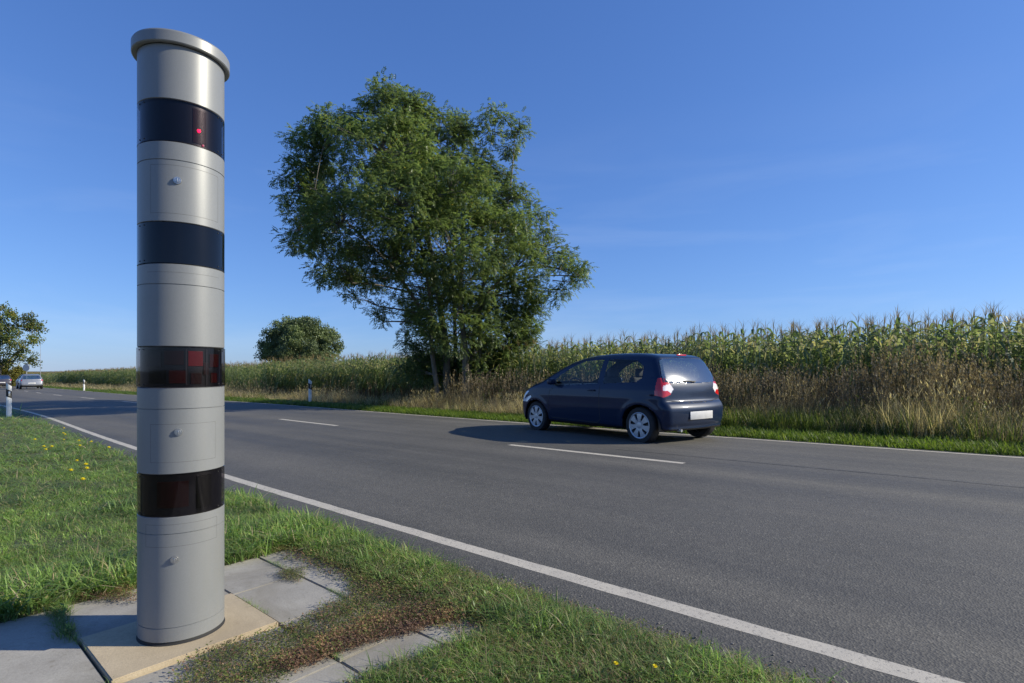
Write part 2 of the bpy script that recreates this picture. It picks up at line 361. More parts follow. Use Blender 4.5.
# ------------------------------------------------------------------ speed camera tower
def tower():
    PX, PY = -1.550, 2.585; R0 = .176
    pz = float(zat(PX, PY))+.004
    vd = math.atan2(-PY, -PX)            # direction from the tower to the viewer's side
    m, nt, p = mat('tower_paint'); v = pos(nt)
    f = noise(nt, 2.5, 6, .6, pos(nt, sc=(1, 1, .35))); f2 = noise(nt, 300, 2, .5, v)
    c = mixc(nt, .5, ramp(nt, f, [(.3, (.18, .188, .190)), (.7, (.225, .232, .232))]), ramp(nt, f2, [(.3, (.88,)*3), (.7, (1.1,)*3)]), 'MULTIPLY')
    dirt = noise(nt, 1.0, 6, .7, pos(nt, sc=(9, 9, .8)))
    c = mixc(nt, ramp(nt, dirt, [(.55, (0,)*3), (.8, (.3,)*3)]), c, (.22, .21, .18))
    nt.links.new(c, p.inputs['Base Color']); p.inputs['Roughness'].default_value = .42; p.inputs['Metallic'].default_value = .12
    bump(nt, p, f2, .05, .001); GREY = m
    GL = glassy('tinted_band_glass', (.50, .46, .48), -.015, .04)
    DG = plain('band_back', (.008, .009, .014), .35, var=.2)
    BL = plain('band_smoked', (.003, .004, .008), .12, coat=.0, var=.1, spec=.35)
    RED = plain('red_lens', (.40, .008, .014), .3, coat=.2); DRED = plain('dark_red_lens', (.09, .008, .011), .3)
    BRN = plain('brown_lens', (.05, .012, .014), .3); BRK = plain('bracket', (.10, .10, .115), .4); STEEL = plain('steel', (.45, .45, .44), .35, metal=.9); SEAMM = plain('panel_seam', (.10, .10, .10), .6); RUB = plain('rubber_seal', (.02, .02, .02), .8)
    T = empty('speed_camera_tower', (PX, PY, pz))
    tag(T, 'tall grey cylindrical speed camera tower with four dark bands and a flat lid', 'speed camera')
    def z(y, yy=2.43): return CAMZ+(HOR-y)*yy/F-pz
    b = [(z(142.3), z(100)), (z(264), z(222.3)), (z(387.8), z(346.5)), (z(516.5), z(474))]
    top = z(44, 2.42)
    def housing(z0, z1, grooves):
        pr = [(R0-.004, z0), (R0, z0+.003)]
        for g in sorted(grooves): pr += [(R0, g-.0022), (R0-.0035, g-.001), (R0-.0035, g+.001), (R0, g+.0022)]
        pr += [(R0, z1-.003), (R0-.004, z1)]
        bm = bmesh.new(); lathe(bm, pr, 128); return bobj('housing', bm, GREY, T, sharp=25)
    H = [housing(b[0][1], top, []), housing(b[1][1], b[0][0], [z(160.6)]), housing(b[2][1], b[1][0], [z(284.4)]),
         housing(b[3][1], b[2][0], [z(409)]), housing(0.012, b[3][0], [z(533.5), z(627)])]
    # maintenance slots: shallow raised plates bowed round the housing
    def plate(parent, zc, h, w_ang, a, r=R0+.0012, th=.0016, name='cover_plate'):
        bm = bmesh.new(); pr = [(r-.004, zc-h/2), (r, zc-h/2+.0006), (r, zc+h/2-.0006), (r-.004, zc+h/2)]
        lathe(bm, pr, 24, a-w_ang/2, a+w_ang/2); bmesh.ops.solidify(bm, geom=bm.faces[:], thickness=.001)
        return bobj(name, bm, GREY, parent, sharp=25)
    def line_arc(parent, zc, a0, a1, z2=None):
        bm = bmesh.new(); r = R0+.0002
        def arc(zz): lathe(bm, [(r-.003, zz-.0008), (r, zz-.0008), (r, zz+.0008), (r-.003, zz+.0008)], 28, vd+a0, vd+a1)
        arc(zc)
        if z2 is not None:
            arc(z2)
            for a_ in (a0, a1-.008): lathe(bm, [(r-.003, zc), (r, zc), (r, z2), (r-.003, z2)], 1, vd+a_, vd+a_+.008)
        bobj('panel_seam', bm, SEAMM, parent)
    line_arc(H[1], z(166), -.75, .95, z(214)); line_arc(H[2], z(272.5), -.85, 1.0); line_arc(H[3], z(424), -.75, .85, z(462)); line_arc(H[4], z(524), -.9, .9, z(546))
    # locks
    for hi, (x, y) in zip((1, 3, 4), ((176, 181), (177, 432), (173, 559))):
        da = math.asin((x-181)/43.5*.9); a = vd+da+.0; cx, cy = cos(a), sin(a)
        bm = bmesh.new()
        for r, d0, d1 in ((.0165, 0, .006), (.0105, .006, .010)):
            g = bmesh.ops.create_cone(bm, cap_ends=True, segments=24, radius1=r, radius2=r*.92, depth=d1-d0)
            for v_ in g['verts']: v_.co.z += (d0+d1)/2
        box(bm, (0, 0, .0105), (.004, .016, .003), .001)
        rot = __import__('mathutils').Vector((cx, cy, 0)).to_track_quat('Z', 'Y').to_matrix()
        bmesh.ops.rotate(bm, verts=bm.verts, cent=(0, 0, 0), matrix=rot)
        bmesh.ops.translate(bm, verts=bm.verts, vec=(cx*R0, cy*R0, z(y)))
        bobj('lock', bm, STEEL, H[hi])
    # dark bands
    for k, (z0, z1) in enumerate(b):
        rr = R0+(.003 if k == 2 else .0005)
        bm = bmesh.new()
        lathe(bm, [(rr-.006, z0+.0005), (rr, z0+.003), (rr, z1-.003), (rr-.006, z1-.0005)], 128)
        band = bobj('dark_band', bm, GL if k != 1 else BL, T, sharp=25)
        tag(band, ['dark upper band with a glowing red point', 'plain dark blue black band', 'band with red flash lenses behind tinted glass', 'lowest glossy black band'][k])
        bm = bmesh.new(); ri = R0-.012
        lathe(bm, [(ri, z0+.001), (ri, z1-.001)], 96); bobj('inner_core', bm, DG, band)
        for zz in (z0+.0015, z1-.0015):
            bm = bmesh.new(); lathe(bm, [(ri, zz-.001), (R0-.007, zz-.001), (R0-.007, zz+.001), (ri, zz+.001)], 96); bobj('inner_ring', bm, RUB, band)
        # screws
        for da in (-1.15, -.95, .95, 1.15):
            for zz in (z0+.014, z1-.014):
                a = vd+da; bm = bmesh.new(); bmesh.ops.create_uvsphere(bm, u_segments=10, v_segments=6, radius=.0032)
                bmesh.ops.translate(bm, verts=bm.verts, vec=(cos(a)*rr, sin(a)*rr, zz)); bobj('screw', bm, RUB, band)
        def patch(a0, a1, f0, f1, mt, nm, r=R0-.007):
            bm = bmesh.new(); q0 = z0+(z1-z0)*f0; q1 = z0+(z1-z0)*f1
            lathe(bm, [(r-.006, q0), (r, q0+.002), (r, q1-.002), (r-.006, q1)], 12, vd+a0, vd+a1); bmesh.ops.solidify(bm, geom=bm.faces[:], thickness=.002)
            return bobj(nm, bm, mt, band)
        if k == 2:
            for a0, a1, f0, f1, mt in ((.14, .50, .52, .90, RED), (.70, 1.05, .50, .84, DRED), (.52, .66, .30, .62, BRN), (.20, .46, .08, .36, BRN), (.74, .98, .10, .36, DRED), (-.42, .04, .55, .9, BRN), (-.9, -.5, .5, .88, BRK), (-.3, .08, .1, .42, DRED), (-.85, -.4, .1, .42, DG)):
                patch(a0, a1, f0, f1, mt, 'lens')
            for a0 in (.08, .59): patch(a0, a0+.03, .05, .95, BRK, 'mullion', R0-.0065)
        if k == 3:
            patch(-.6, .15, .2, .82, BRN, 'lens'); patch(.35, .75, .1, .9, DG, 'lens')
        if k == 0:
            # one lit red diode behind the upper band
            a = vd+.40; e, nt2, p2 = mat('red_diode'); p2.inputs['Emission Color'].default_value = (1, .004, .03, 1); p2.inputs['Emission Strength'].default_value = 11; p2.inputs['Base Color'].default_value = (.6, 0, .02, 1)
            bm = bmesh.new(); bmesh.ops.create_uvsphere(bm, u_segments=16, v_segments=10, radius=.0072); q = R0-.009
            bmesh.ops.translate(bm, verts=bm.verts, vec=(cos(a)*q, sin(a)*q, z(125.5))); bobj('diode', bm, e, band)
            patch(.25, .60, .08, .92, BRN, 'lens', R0-.0095)
            e2, nt3, p3 = mat('dim_diode'); p3.inputs['Emission Color'].default_value = (1, .01, .1, 1); p3.inputs['Emission Strength'].default_value = .5
            bm = bmesh.new(); bmesh.ops.create_uvsphere(bm, u_segments=16, v_segments=10, radius=.005); a += .11
            bmesh.ops.translate(bm, verts=bm.verts, vec=(cos(a)*q, sin(a)*q, z(139))); bobj('diode', bm, e2, band)
    # lid
    rl = .199; z1, z0 = z(28.5, 2.40), z(41.5, 2.40)
    bm = bmesh.new()
    lathe(bm, [(0, z0+.004), (R0-.006, z0+.004), (R0+.004, z0+.001), (rl-.004, z0), (rl, z0+.004), (rl, z1-.010), (rl-.004, z1-.003), (rl-.012, z1), (0, z1+.006)], 128)
    bobj('lid', bm, GREY, T, sharp=25)
    bm = bmesh.new(); lathe(bm, [(R0-.004, top-.002), (R0-.002, z0+.004)], 128); bobj('neck', bm, RUB, T)
    bm = bmesh.new(); lathe(bm, [(R0-.01, -.004), (R0+.003, -.003), (R0+.003, .001), (R0-.002, .004), (R0-.004, .013)], 128); bobj('base_ring', bm, RUB, T, sharp=25)
tower()

# ------------------------------------------------------------------ delineator posts
WHT = plain('white_plastic', (.78, .78, .76), .45, var=.03); BLKP = plain('black_plastic', (.02, .02, .022), .5); REFL = plain('reflector', (.5, .5, .48), .15, metal=.5)
def delineator(px, py, label, h=1.0):
    x, y = gp(px, py); z = float(zat(x, y)); s, _ = inv(x, y)
    ang = math.atan2(D[1], D[0])
    T = empty('delineator_post', (x, y, z-.02), ang); tag(T, label, 'delineator post', 'white delineator posts along the road')
    def sec(bm, z0, z1, g=0.0, slant=0.0, n=1):
        # rounded triangular section, flat side to the traffic (local x along the road)
        pr = [(-.045, -.055), (.045, -.055), (.052, -.045), (.018, .058), (0, .064), (-.018, .058), (-.052, -.045)]
        rings = []
        for zz in (z0, z1): rings.append([bm.verts.new((a_*(1+g)*1.1, b_*(1+g), zz+(b_*slant))) for a_, b_ in pr])
        for j in range(7): bm.faces.new((rings[0][j], rings[0][(j+1) % 7], rings[1][(j+1) % 7], rings[1][j]))
        bm.faces.new(rings[0][::-1]); bm.faces.new(rings[1])
    bm = bmesh.new(); sec(bm, 0, h*.66, 0, 0); bobj('lower_shaft', bm, WHT, T, sharp=60)
    bm = bmesh.new(); sec(bm, h*.62, h*.84, .06, .6); bd = bobj('black_band', bm, BLKP, T, sharp=60)
    bm = bmesh.new(); sec(bm, h*.80, h*1.0, 0, .9); bobj('head', bm, WHT, T, sharp=60)
    for xx in (-.062, .062):
        bm = bmesh.new(); box(bm, (xx, 0, h*.73), (.006, .045, .14), .002); bobj('reflector', bm, REFL, bd)
delineator(9, 417.5, 'white delineator post with black band in the grass at the left edge')
delineator(310, 403.5, 'white delineator post against the dry grass left of the big ash tree')
delineator(84, 391, 'small far white delineator post beyond the road, right of the silver car')

# ------------------------------------------------------------------ cars
def smax(a, b, k): h = np.clip(k-np.abs(a-b), 0, None)/k; return np.maximum(a, b)+h*h*k*.25
def sdpoly(px, pz, poly):
    n = len(poly); d = np.full(px.shape, 1e9); ins = np.zeros(px.shape, bool)
    for i in range(n):
        ax, az = poly[i]; bx, bz = poly[(i+1) % n]; ex, ez = bx-ax, bz-az
        wx, wz = px-ax, pz-az; t = np.clip((wx*ex+wz*ez)/(ex*ex+ez*ez+1e-12), 0, 1)
        d = np.minimum(d, (wx-ex*t)**2+(wz-ez*t)**2)
        c = ((az > pz) != (bz > pz)); xi = ax+(pz-az)/(bz-az+1e-12)*(bx-ax); ins ^= c & (px < xi)
    d = np.sqrt(d); return np.where(ins, -d, d)
def spline(pts, n=8):
    P = np.array(pts, float); m = len(P); out = []
    for i in range(m):
        p0, p1, p2, p3 = P[i-1], P[i], P[(i+1) % m], P[(i+2) % m]
        for t in np.arange(n)/n:
            out.append(.5*((2*p1)+(-p0+p2)*t+(2*p0-5*p1+4*p2-p3)*t*t+(-p0+3*p1-3*p2+p3)*t**3))
    return np.array(out)
def car_body(C, step):
    L, W, H, zb = C['L'], C['W'], C['H'], C['zb']
    side = spline(C['side'], 6); hz, hw = zip(*C['hw'])
    def f(P):
        x, y, z = P[:, 0], np.abs(P[:, 1]), P[:, 2]
        yy = (y/W)**2
        xe = x-C['bowr']*yy**1.2*np.clip(1-x/.9, 0, 1)+C['bowf']*yy**1.2*np.clip(1-(L-x)/1.0, 0, 1)
        fs = sdpoly(xe, z, side)
        w = np.interp(z, hz, hw)
        w = w-.10*np.clip(1-x/.8, 0, 1)**2-.07*np.clip(1-(L-x)/.9, 0, 1)**2
        for wx in C['wx']:
            d = np.hypot(x-wx, z-C['wr']); w = w+.010*np.exp(-((d-C['wr']*1.22)/.05)**2)*(z < .85)
        # waist crease and a shallow scoop in the doors
        w = w-.004*np.exp(-((z-.62)/.09)**2)*np.clip((x-.9)/.3, 0, 1)*np.clip((L-1.0-x)/.3, 0, 1)
        if 'rearf' in C: fs = fs+C['rearf'](x, y, z)
        return smax(fs, y-w, C.get('k', .11))
    nx, ny, nz = int(L/step), int(2*W/step), int((H-zb)/step)
    xs, ys, zs = np.linspace(-.02, L+.02, nx+1), np.linspace(-W-.02, W+.02, ny+1), np.linspace(zb-.02, H+.02, nz+1)
    idx = {}; P = []; quads = []; fid = []
    def vid(i, j, k):
        key = (i, j, k)
        if key not in idx: idx[key] = len(P); P.append((xs[i], ys[j], zs[k]))
        return idx[key]
    for i in range(nx):
        for k in range(nz):
            quads.append((vid(i, 0, k), vid(i+1, 0, k), vid(i+1, 0, k+1), vid(i, 0, k+1))); fid.append(0)
            quads.append((vid(i, ny, k), vid(i, ny, k+1), vid(i+1, ny, k+1), vid(i+1, ny, k))); fid.append(1)
        for j in range(ny):
            quads.append((vid(i, j, nz), vid(i+1, j, nz), vid(i+1, j+1, nz), vid(i, j+1, nz))); fid.append(2)
            quads.append((vid(i, j, 0), vid(i, j+1, 0), vid(i+1, j+1, 0), vid(i+1, j, 0))); fid.append(3)
    for j in range(ny):
        for k in range(nz):
            quads.append((vid(0, j, k), vid(0, j, k+1), vid(0, j+1, k+1), vid(0, j+1, k))); fid.append(4)
            quads.append((vid(nx, j, k), vid(nx, j+1, k), vid(nx, j+1, k+1), vid(nx, j, k+1))); fid.append(5)
    P = np.array(P); Q = np.array(quads); fid = np.array(fid)
    c = np.stack([np.clip(P[:, 0], .75, L-1.25), np.zeros(len(P)), np.full(len(P), .68)], 1); d = P-c
    lo, hi = np.zeros(len(P)), np.full(len(P), 1.25)
    for _ in range(18):
        mid = (lo+hi)/2; inside = f(c+d*mid[:, None]) < 0; lo = np.where(inside, mid, lo); hi = np.where(inside, hi, mid)
    return c+d*lo[:, None], Q, fid
def inpoly(x, z, poly): return sdpoly(x, z, np.array(poly)) < 0
def snap(V, sel, ax, poly, tol):
    idx = np.where(sel)[0]; px, pz = V[idx, ax[0]].copy(), V[idx, ax[1]].copy()
    best = np.full(len(idx), 1e9); bx, bz = px.copy(), pz.copy(); n = len(poly)
    for i in range(n):
        a_, b_ = np.array(poly[i]), np.array(poly[(i+1) % n]); e = b_-a_
        t = np.clip(((px-a_[0])*e[0]+(pz-a_[1])*e[1])/(e@e+1e-12), 0, 1); qx, qz = a_[0]+e[0]*t, a_[1]+e[1]*t
        dd = np.hypot(px-qx, pz-qz); m_ = dd < best; best[m_] = dd[m_]; bx[m_] = qx[m_]; bz[m_] = qz[m_]
    m_ = best < tol; V[idx[m_], ax[0]] = bx[m_]; V[idx[m_], ax[1]] = bz[m_]
def sub(name, V, Q, mask, m, parent, solid=0.0):
    q = Q[mask]
    if len(q) == 0: return None
    u, invx = np.unique(q, return_inverse=True); o = nobj(name, V[u], invx.reshape(q.shape), m, parent, smooth=True)
    if solid: md = o.modifiers.new('thick', 'SOLIDIFY'); md.thickness = solid; md.offset = -1
    return o
TYRE = plain('tyre_rubber', (.014, .014, .015), .75); RIM = plain('hubcap', (.42, .44, .47), .35, metal=.55); DARKP = plain('black_trim', (.012, .012, .013), .5)
CARGL = glassy('car_glass', (.88, .92, .90), .0, .02); CARGL2 = glassy('rear_glass', (.45, .62, .62), .30, .085)
TAIL = plain('tail_red', (.55, .012, .015), .15, coat=1.0); TAILW = plain('tail_clear', (.85, .80, .80), .12, coat=1.0); PLATE = plain('number_plate', (.55, .55, .54), .4); SEAT = plain('seat_cloth', (.05, .05, .055), .9)
HEADL = plain('headlamp', (.7, .7, .72), .08, coat=1.0)
def wheel(T, x, y, r, w, sgn, far=False):
    Wh = empty('wheel', (x, y, r)); Wh.parent = T
    seg = 24 if far else 48
    bm = bmesh.new()
    pr = [(.68*r, -w/2), (.93*r, -w/2), (.985*r, -w/2+.02), (r, -w/2+.045), (r, w/2-.045), (.985*r, w/2-.02), (.93*r, w/2), (.72*r, w/2), (.70*r, w/2-.03)]
    lathe(bm, pr, seg); R = __import__('mathutils').Matrix.Rotation(-sgn*pi/2, 3, 'X'); bmesh.ops.rotate(bm, verts=bm.verts, cent=(0, 0, 0), matrix=R); bobj('tyre', bm, TYRE, Wh, sharp=30)
    # hubcap: a domed disc with nine spokes and dark openings
    bm = bmesh.new(); lathe(bm, [(.72*r, w/2-.02), (.66*r, w/2-.012), (.64*r, w/2-.03), (.2*r, w/2-.035), (0, w/2-.035)], seg)
    bmesh.ops.rotate(bm, verts=bm.verts, cent=(0, 0, 0), matrix=R)
    bobj('rim', bm, [RIM if far else DARKP], Wh, sharp=30)
    bm = bmesh.new(); lathe(bm, [(.745*r, w/2-.028), (.745*r, w/2-.004), (.69*r, w/2+.004), (.635*r, w/2-.004), (.63*r, w/2-.02)], seg)
    lathe(bm, [(.20*r, w/2-.02), (.17*r, w/2-.002), (0, w/2+.004)], seg)
    for k in range(7):
        a = 2*pi*k/7+.2
        vs0 = []
        for rr, hw_, zz in ((.15*r, .030, w/2-.004), (.35*r, .030, w/2+.002), (.65*r, .056, w/2-.003)):
            for sg_ in (-1, 1):
                for dz in (0, -.022):
                    vs0.append(bm.verts.new((cos(a)*rr-sin(a)*hw_*sg_, sin(a)*rr+cos(a)*hw_*sg_, zz+dz)))
        for q in (0, 4):
            A, B = vs0[q:q+4], vs0[q+4:q+8]
            bm.faces.new((A[0], A[2], B[2], B[0])); bm.faces.new((A[0], B[0], B[1], A[1])); bm.faces.new((A[2], A[3], B[3], B[2]))
    bmesh.ops.rotate(bm, verts=bm.verts, cent=(0, 0, 0), matrix=R)
    bobj('hubcap', bm, RIM, Wh, sharp=30)
def build_car(name, C, loc, rz, label, group=None):
    step = C['step']; far = step > .03
    V, Q, fid = car_body(C, step)
    T = empty(name, loc, rz); tag(T, label, 'car', group)
    L = C['L']; wr = C['wr']
    top = [(x, z) for x, z in C['side']]
    arch_r = wr*1.14
    circ = lambda wx: [(wx+arch_r*cos(t), wr+arch_r*sin(t)) for t in np.linspace(0, 2*pi, 40, endpoint=False)]
    tol = step*.55
    ys = np.abs(V[:, 1]) > C['W']*.45
    for wx in C['wx']: snap(V, ys & (V[:, 2] < .9), (0, 2), circ(wx), tol)
    for pl in C['sidewin']: snap(V, ys & (V[:, 2] > .8), (0, 2), pl, tol)
    rear = V[:, 0] < .75; front = V[:, 0] > 1.9
    mirror = lambda pl: [(-y, z) for y, z in pl][::-1]
    snap(V, rear & (V[:, 2] > .6), (1, 2), C['rearwin'], tol); snap(V, front & (V[:, 2] > .8), (1, 2), C['screen'], tol)
    for pl in (C['tail'], mirror(C['tail'])): snap(V, V[:, 0] < .5, (1, 2), pl, tol)
    c = V[Q].mean(1); e1 = V[Q[:, 1]]-V[Q[:, 0]]; e2 = V[Q[:, 3]]-V[Q[:, 0]]; n = np.cross(e1, e2); n /= np.linalg.norm(n, axis=1)[:, None]+1e-12
    ax, ay, az = c.T; n = n*np.sign((n*(c-np.array([L/2, 0, .7]))).sum(1))[:, None]
    arch = np.zeros(len(Q), bool)
    for wx in C['wx']: arch |= (np.hypot(ax-wx, az-wr) < arch_r) & (np.abs(ay) > .5)
    lab = np.zeros(len(Q), int)
    sw = np.zeros(len(Q), bool); sides = (np.abs(n[:, 1]) > .5) & (az > .8)
    swi = []
    for pl in C['sidewin']:
        for sg_ in (1, -1):
            m_ = sides & (np.sign(ay) == sg_) & inpoly(ax, az, pl); swi.append(m_); sw |= m_
    rw = (ax < .75) & (n[:, 0] < -.25) & inpoly(ay, az, C['rearwin']) & ~sw
    sc = (ax > 1.9) & (n[:, 0] > .15) & inpoly(ay, az, C['screen']) & ~sw
    tl = [(ax < .5) & (n[:, 0] < -.02) & (ax < C['tailx']) & inpoly(ay, az, pl) for pl in (C['tail'], mirror(C['tail']))]
    tls = tl[0] | tl[1]
    hl = (ax > L-.75) & (np.abs(ay) > .42) & (az > .58) & (az < .74+.10*(L-ax)) & (n[:, 0] > .1)
    trim = (az < C.get('trimz', .27))
    rest = ~(arch | sw | rw | sc | tls | hl)
    body = sub('body', V, Q, rest & ~trim, C['paint'], T, .0)
    sub('lower_trim', V, Q, rest & trim, DARKP, T)
    for m_ in swi: sub('side_window', V, Q, m_, CARGL, T)
    sub('rear_window', V, Q, rw, C.get('rglass', CARGL2), T); sub('windscreen', V, Q, sc, CARGL, T)
    for m_ in tl:
        if 'tailw' in C:
            w_ = m_ & inpoly(np.abs(ay), az, C['tailw']); t_ = sub('tail_light', V, Q, m_ & ~w_, TAIL, T); sub('clear_lens', V, Q, w_, TAILW, t_)
        else: sub('tail_light', V, Q, m_, TAIL, T)
    for sg_ in (1, -1): sub('headlight', V, Q, hl & (np.sign(ay) == sg_), HEADL, T)
    # wheel wells
    for wx in C['wx']:
        for sg_ in (1, -1):
            bm = bmesh.new(); k = 28; pr = []
            a0, a1 = -.25, pi+.25; r0 = [bm.verts.new((wx+(arch_r+.004)*cos(a0+(a1-a0)*j/k), sg_*(C['W']-.045), wr+(arch_r+.004)*sin(a0+(a1-a0)*j/k))) for j in range(k+1)]
            r1 = [bm.verts.new((v_.co.x, sg_*.48, v_.co.z)) for v_ in r0]; cc = bm.verts.new((wx, sg_*.48, wr))
            for j in range(k): bm.faces.new((r0[j], r0[j+1], r1[j+1], r1[j])); bm.faces.new((r1[j], r1[j+1], cc))
            bobj('wheel_well', bm, DARKP, T)
            wheel(T, wx, sg_*(C['W']-.115), wr, .175, 1 if sg_ > 0 else -1, far)
    # number plate
    pb = bmesh.new(); box(pb, (C['platex'], 0, C['platez']), (.012, .56, .125), .003)
    pl_ = bobj('number_plate', pb, PLATE, T)
    return T, V, Q
# --- blue three-door hatchback
PAINTB, nt, p = mat('blue_paint')
fl = noise(nt, 400, 2, .5, pos(nt)); nt.links.new(ramp(nt, fl, [(.3, (.002, .011, .036)), (.7, (.005, .018, .054))]), p.inputs['Base Color'])
p.inputs['Metallic'].default_value = .1; p.inputs['Roughness'].default_value = .4; p.inputs['Specular IOR Level'].default_value = .2; p.inputs['Coat Weight'].default_value = .45; p.inputs['Coat Roughness'].default_value = .06
HB = dict(L=3.60, W=.83, H=1.47, zb=.19, wx=(.51, 2.90), wr=.295, bowr=.10, bowf=.36, step=.0155, k=.10, paint=PAINTB,
    side=[(.14, .21), (.03, .30), (.0, .42), (-.005, .56), (.03, .64), (.075, .70), (.09, .86), (.12, .98), (.20, 1.16), (.30, 1.34), (.38, 1.41), (.62, 1.452), (1.0, 1.47), (1.4, 1.465), (1.75, 1.435), (2.05, 1.36), (2.35, 1.235), (2.65, 1.075), (2.88, .985), (3.12, .925), (3.34, .84), (3.49, .735), (3.58, .59), (3.60, .42), (3.57, .28), (3.46, .205), (2.6, .20), (1.0, .20)],
    hw=[(.15, .74), (.25, .775), (.4, .80), (.55, .82), (.72, .825), (.86, .81), (.93, .79), (1.0, .765), (1.15, .715), (1.3, .655), (1.4, .60), (1.5, .53)],
    sidewin=[[(1.36, .955), (2.30, .905), (2.52, .93), (2.33, 1.085), (2.03, 1.255), (1.80, 1.345), (1.50, 1.375), (1.36, 1.375)],
             [(.50, 1.05), (.60, .985), (1.25, .955), (1.25, 1.375), (1.0, 1.37), (.66, 1.34), (.52, 1.24)]],
    rearwin=[(-.66, .985), (0, .965), (.66, .985), (.64, 1.10), (.56, 1.33), (.46, 1.36), (0, 1.375), (-.46, 1.36), (-.56, 1.33), (-.64, 1.10)],
    screen=[(-.70, .95), (0, .99), (.70, .95), (.60, 1.22), (.50, 1.355), (0, 1.39), (-.50, 1.355), (-.60, 1.22)],
    tail=[(.60, 1.045), (.80, 1.06), (.82, .80), (.70, .745), (.57, .79), (.50, .875)], tailw=[(.49, .875), (.56, .96), (.68, .93), (.70, .86), (.60, .845), (.55, .80)], tailx=.25,
    platex=-.008, platez=.455, trimz=.255)
PXc, PYc = WP(3.44, 8.90); bx, by = float(PXc)-.09, float(PYc)
CZ = float(GZ(5.3, 8.8))+.006
hd = math.atan2(D[1], D[0])-.235
CT, CV, CQ = build_car('hatchback_car', HB, (bx, by, CZ), hd, 'dark blue three-door hatchback driving away in the far lane', None)
CT.scale = (1.13, 1.06, 1.025); CT.rotation_euler = (0, math.asin(M)*1.0, hd)
for w_ in list(CT.children):
    if w_.name.startswith('wheel') and w_.type == 'EMPTY': w_.scale = (1/1.10, 1, 1)
def surf_y(x, z, V=CV):
    m_ = (V[:, 1] > .4); d = (V[m_, 0]-x)**2+(V[m_, 2]-z)**2; return V[m_][d.argmin(), 1]
def surf_x(y, z, V=CV):
    m_ = (V[:, 0] < .8); d = (V[m_, 1]-y)**2+(V[m_, 2]-z)**2; return V[m_][d.argmin(), 0]
# shut lines, handle, mirrors, wiper, bumper groove, interior
def strip_on_side(path, w, m, name, parent, sg_=1, lift=.0012):
    bm = bmesh.new(); pts = []
    for (x0, z0), (x1, z1) in zip(path, path[1:]):
        n_ = max(2, int(math.hypot(x1-x0, z1-z0)/.03))
        pts += [(x0+(x1-x0)*t/n_, z0+(z1-z0)*t/n_) for t in range(n_)]
    pts.append(path[-1]); pr = []
    for i, (x, z) in enumerate(pts):
        t = np.array(pts[min(i+1, len(pts)-1)])-np.array(pts[max(i-1, 0)]); t = t/np.linalg.norm(t); nn = np.array([-t[1], t[0]])*w/2
        y = surf_y(x, z)+lift; pr.append([bm.verts.new((x-nn[0], sg_*y, z-nn[1])), bm.verts.new((x+nn[0], sg_*y, z+nn[1]))])
    for a_, b_ in zip(pr, pr[1:]): bm.faces.new((a_[0], a_[1], b_[1], b_[0]))
    return bobj(name, bm, m, parent)
for sg_ in (1, -1):
    strip_on_side([(2.38, .90), (2.50, .80), (2.545, .60), (2.54, .36), (2.48, .30), (1.38, .28), (1.305, .34), (1.30, .95)], .009, DARKP, 'door_gap', CT, sg_)
    bm = bmesh.new(); yy = surf_y(1.47, .84); box(bm, (1.47, sg_*(yy+.018), .84), (.15, .022, .028), .009); bobj('door_handle', bm, PAINTB, CT)
    bm = bmesh.new(); yy = surf_y(2.36, .97); box(bm, (2.38, sg_*(yy+.10), .985), (.10, .17, .12), .04, 3); box(bm, (2.40, sg_*(yy+.01), .945), (.05, .08, .03), .008); bobj('wing_mirror', bm, PAINTB, CT)
bm = bmesh.new(); xw = surf_x(.0, .985)
tube_along(bm, [(xw-.012, -.02, .985), (xw-.02, .10, .995), (surf_x(.33, 1.01)-.014, .33, 1.005)], [.012, .008, .006]); bobj('rear_wiper', bm, DARKP, CT)
bm = bmesh.new(); box(bm, (.335, 0, 1.425), (.012, .24, .022), .004); bobj('brake_light', bm, TAIL, CT)
# tailgate shut line and bumper top groove
bm = bmesh.new(); pth = [(-.66, .70), (-.3, .665), (0, .66), (.3, .665), (.66, .70)]; pp = []
for (y0, z0), (y1, z1) in zip(pth, pth[1:]):
    for t in range(6): pp.append((y0+(y1-y0)*t/6, z0+(z1-z0)*t/6))
pp.append(pth[-1]); pr = [[bm.verts.new((surf_x(y, z)-.0015, y, z-.006)), bm.verts.new((surf_x(y, z)-.0015, y, z+.006))] for y, z in pp]
for a_, b_ in zip(pr, pr[1:]): bm.faces.new((a_[0], a_[1], b_[1], b_[0]))
bobj('tailgate_gap', bm, DARKP, CT)
bm = bmesh.new(); tube_along(bm, [(.10, .45, .235), (.02, .45, .23)], [.022, .022], 16); bobj('exhaust', bm, RIM, CT)
for (x, y) in ((1.75, .36), (1.75, -.36)):
    bm = bmesh.new(); box(bm, (x, y, .48), (.5, .46, .16), .05, 3); box(bm, (x-.30, y, .78), (.14, .44, .58), .06, 3); box(bm, (x-.34, y, 1.14), (.09, .24, .16), .035, 3); bobj('seat', bm, SEAT, CT)
bm = bmesh.new(); box(bm, (.95, 0, .48), (.5, 1.1, .16), .05, 3); box(bm, (.68, 0, .72), (.14, 1.1, .46), .05, 3)
for y in (.33, -.33): box(bm, (.64, y, 1.0), (.07, .24, .13), .03, 3)
bobj('rear_bench', bm, SEAT, CT)
bm = bmesh.new(); box(bm, (2.55, 0, .82), (.42, 1.36, .22), .07, 3); bobj('dashboard', bm, DARKP, CT)
bm = bmesh.new(); ring = []
for k in range(25):
    a = 2*pi*k/24; ring.append((2.28+.10*cos(a)*.45, .36+.18*sin(a), .88+.18*cos(a)*.89))
tube_along(bm, ring, [.013]*25, 6, False); box(bm, (2.30, .36, .88), (.03, .3, .05), .01); bobj('steering_wheel', bm, DARKP, CT)
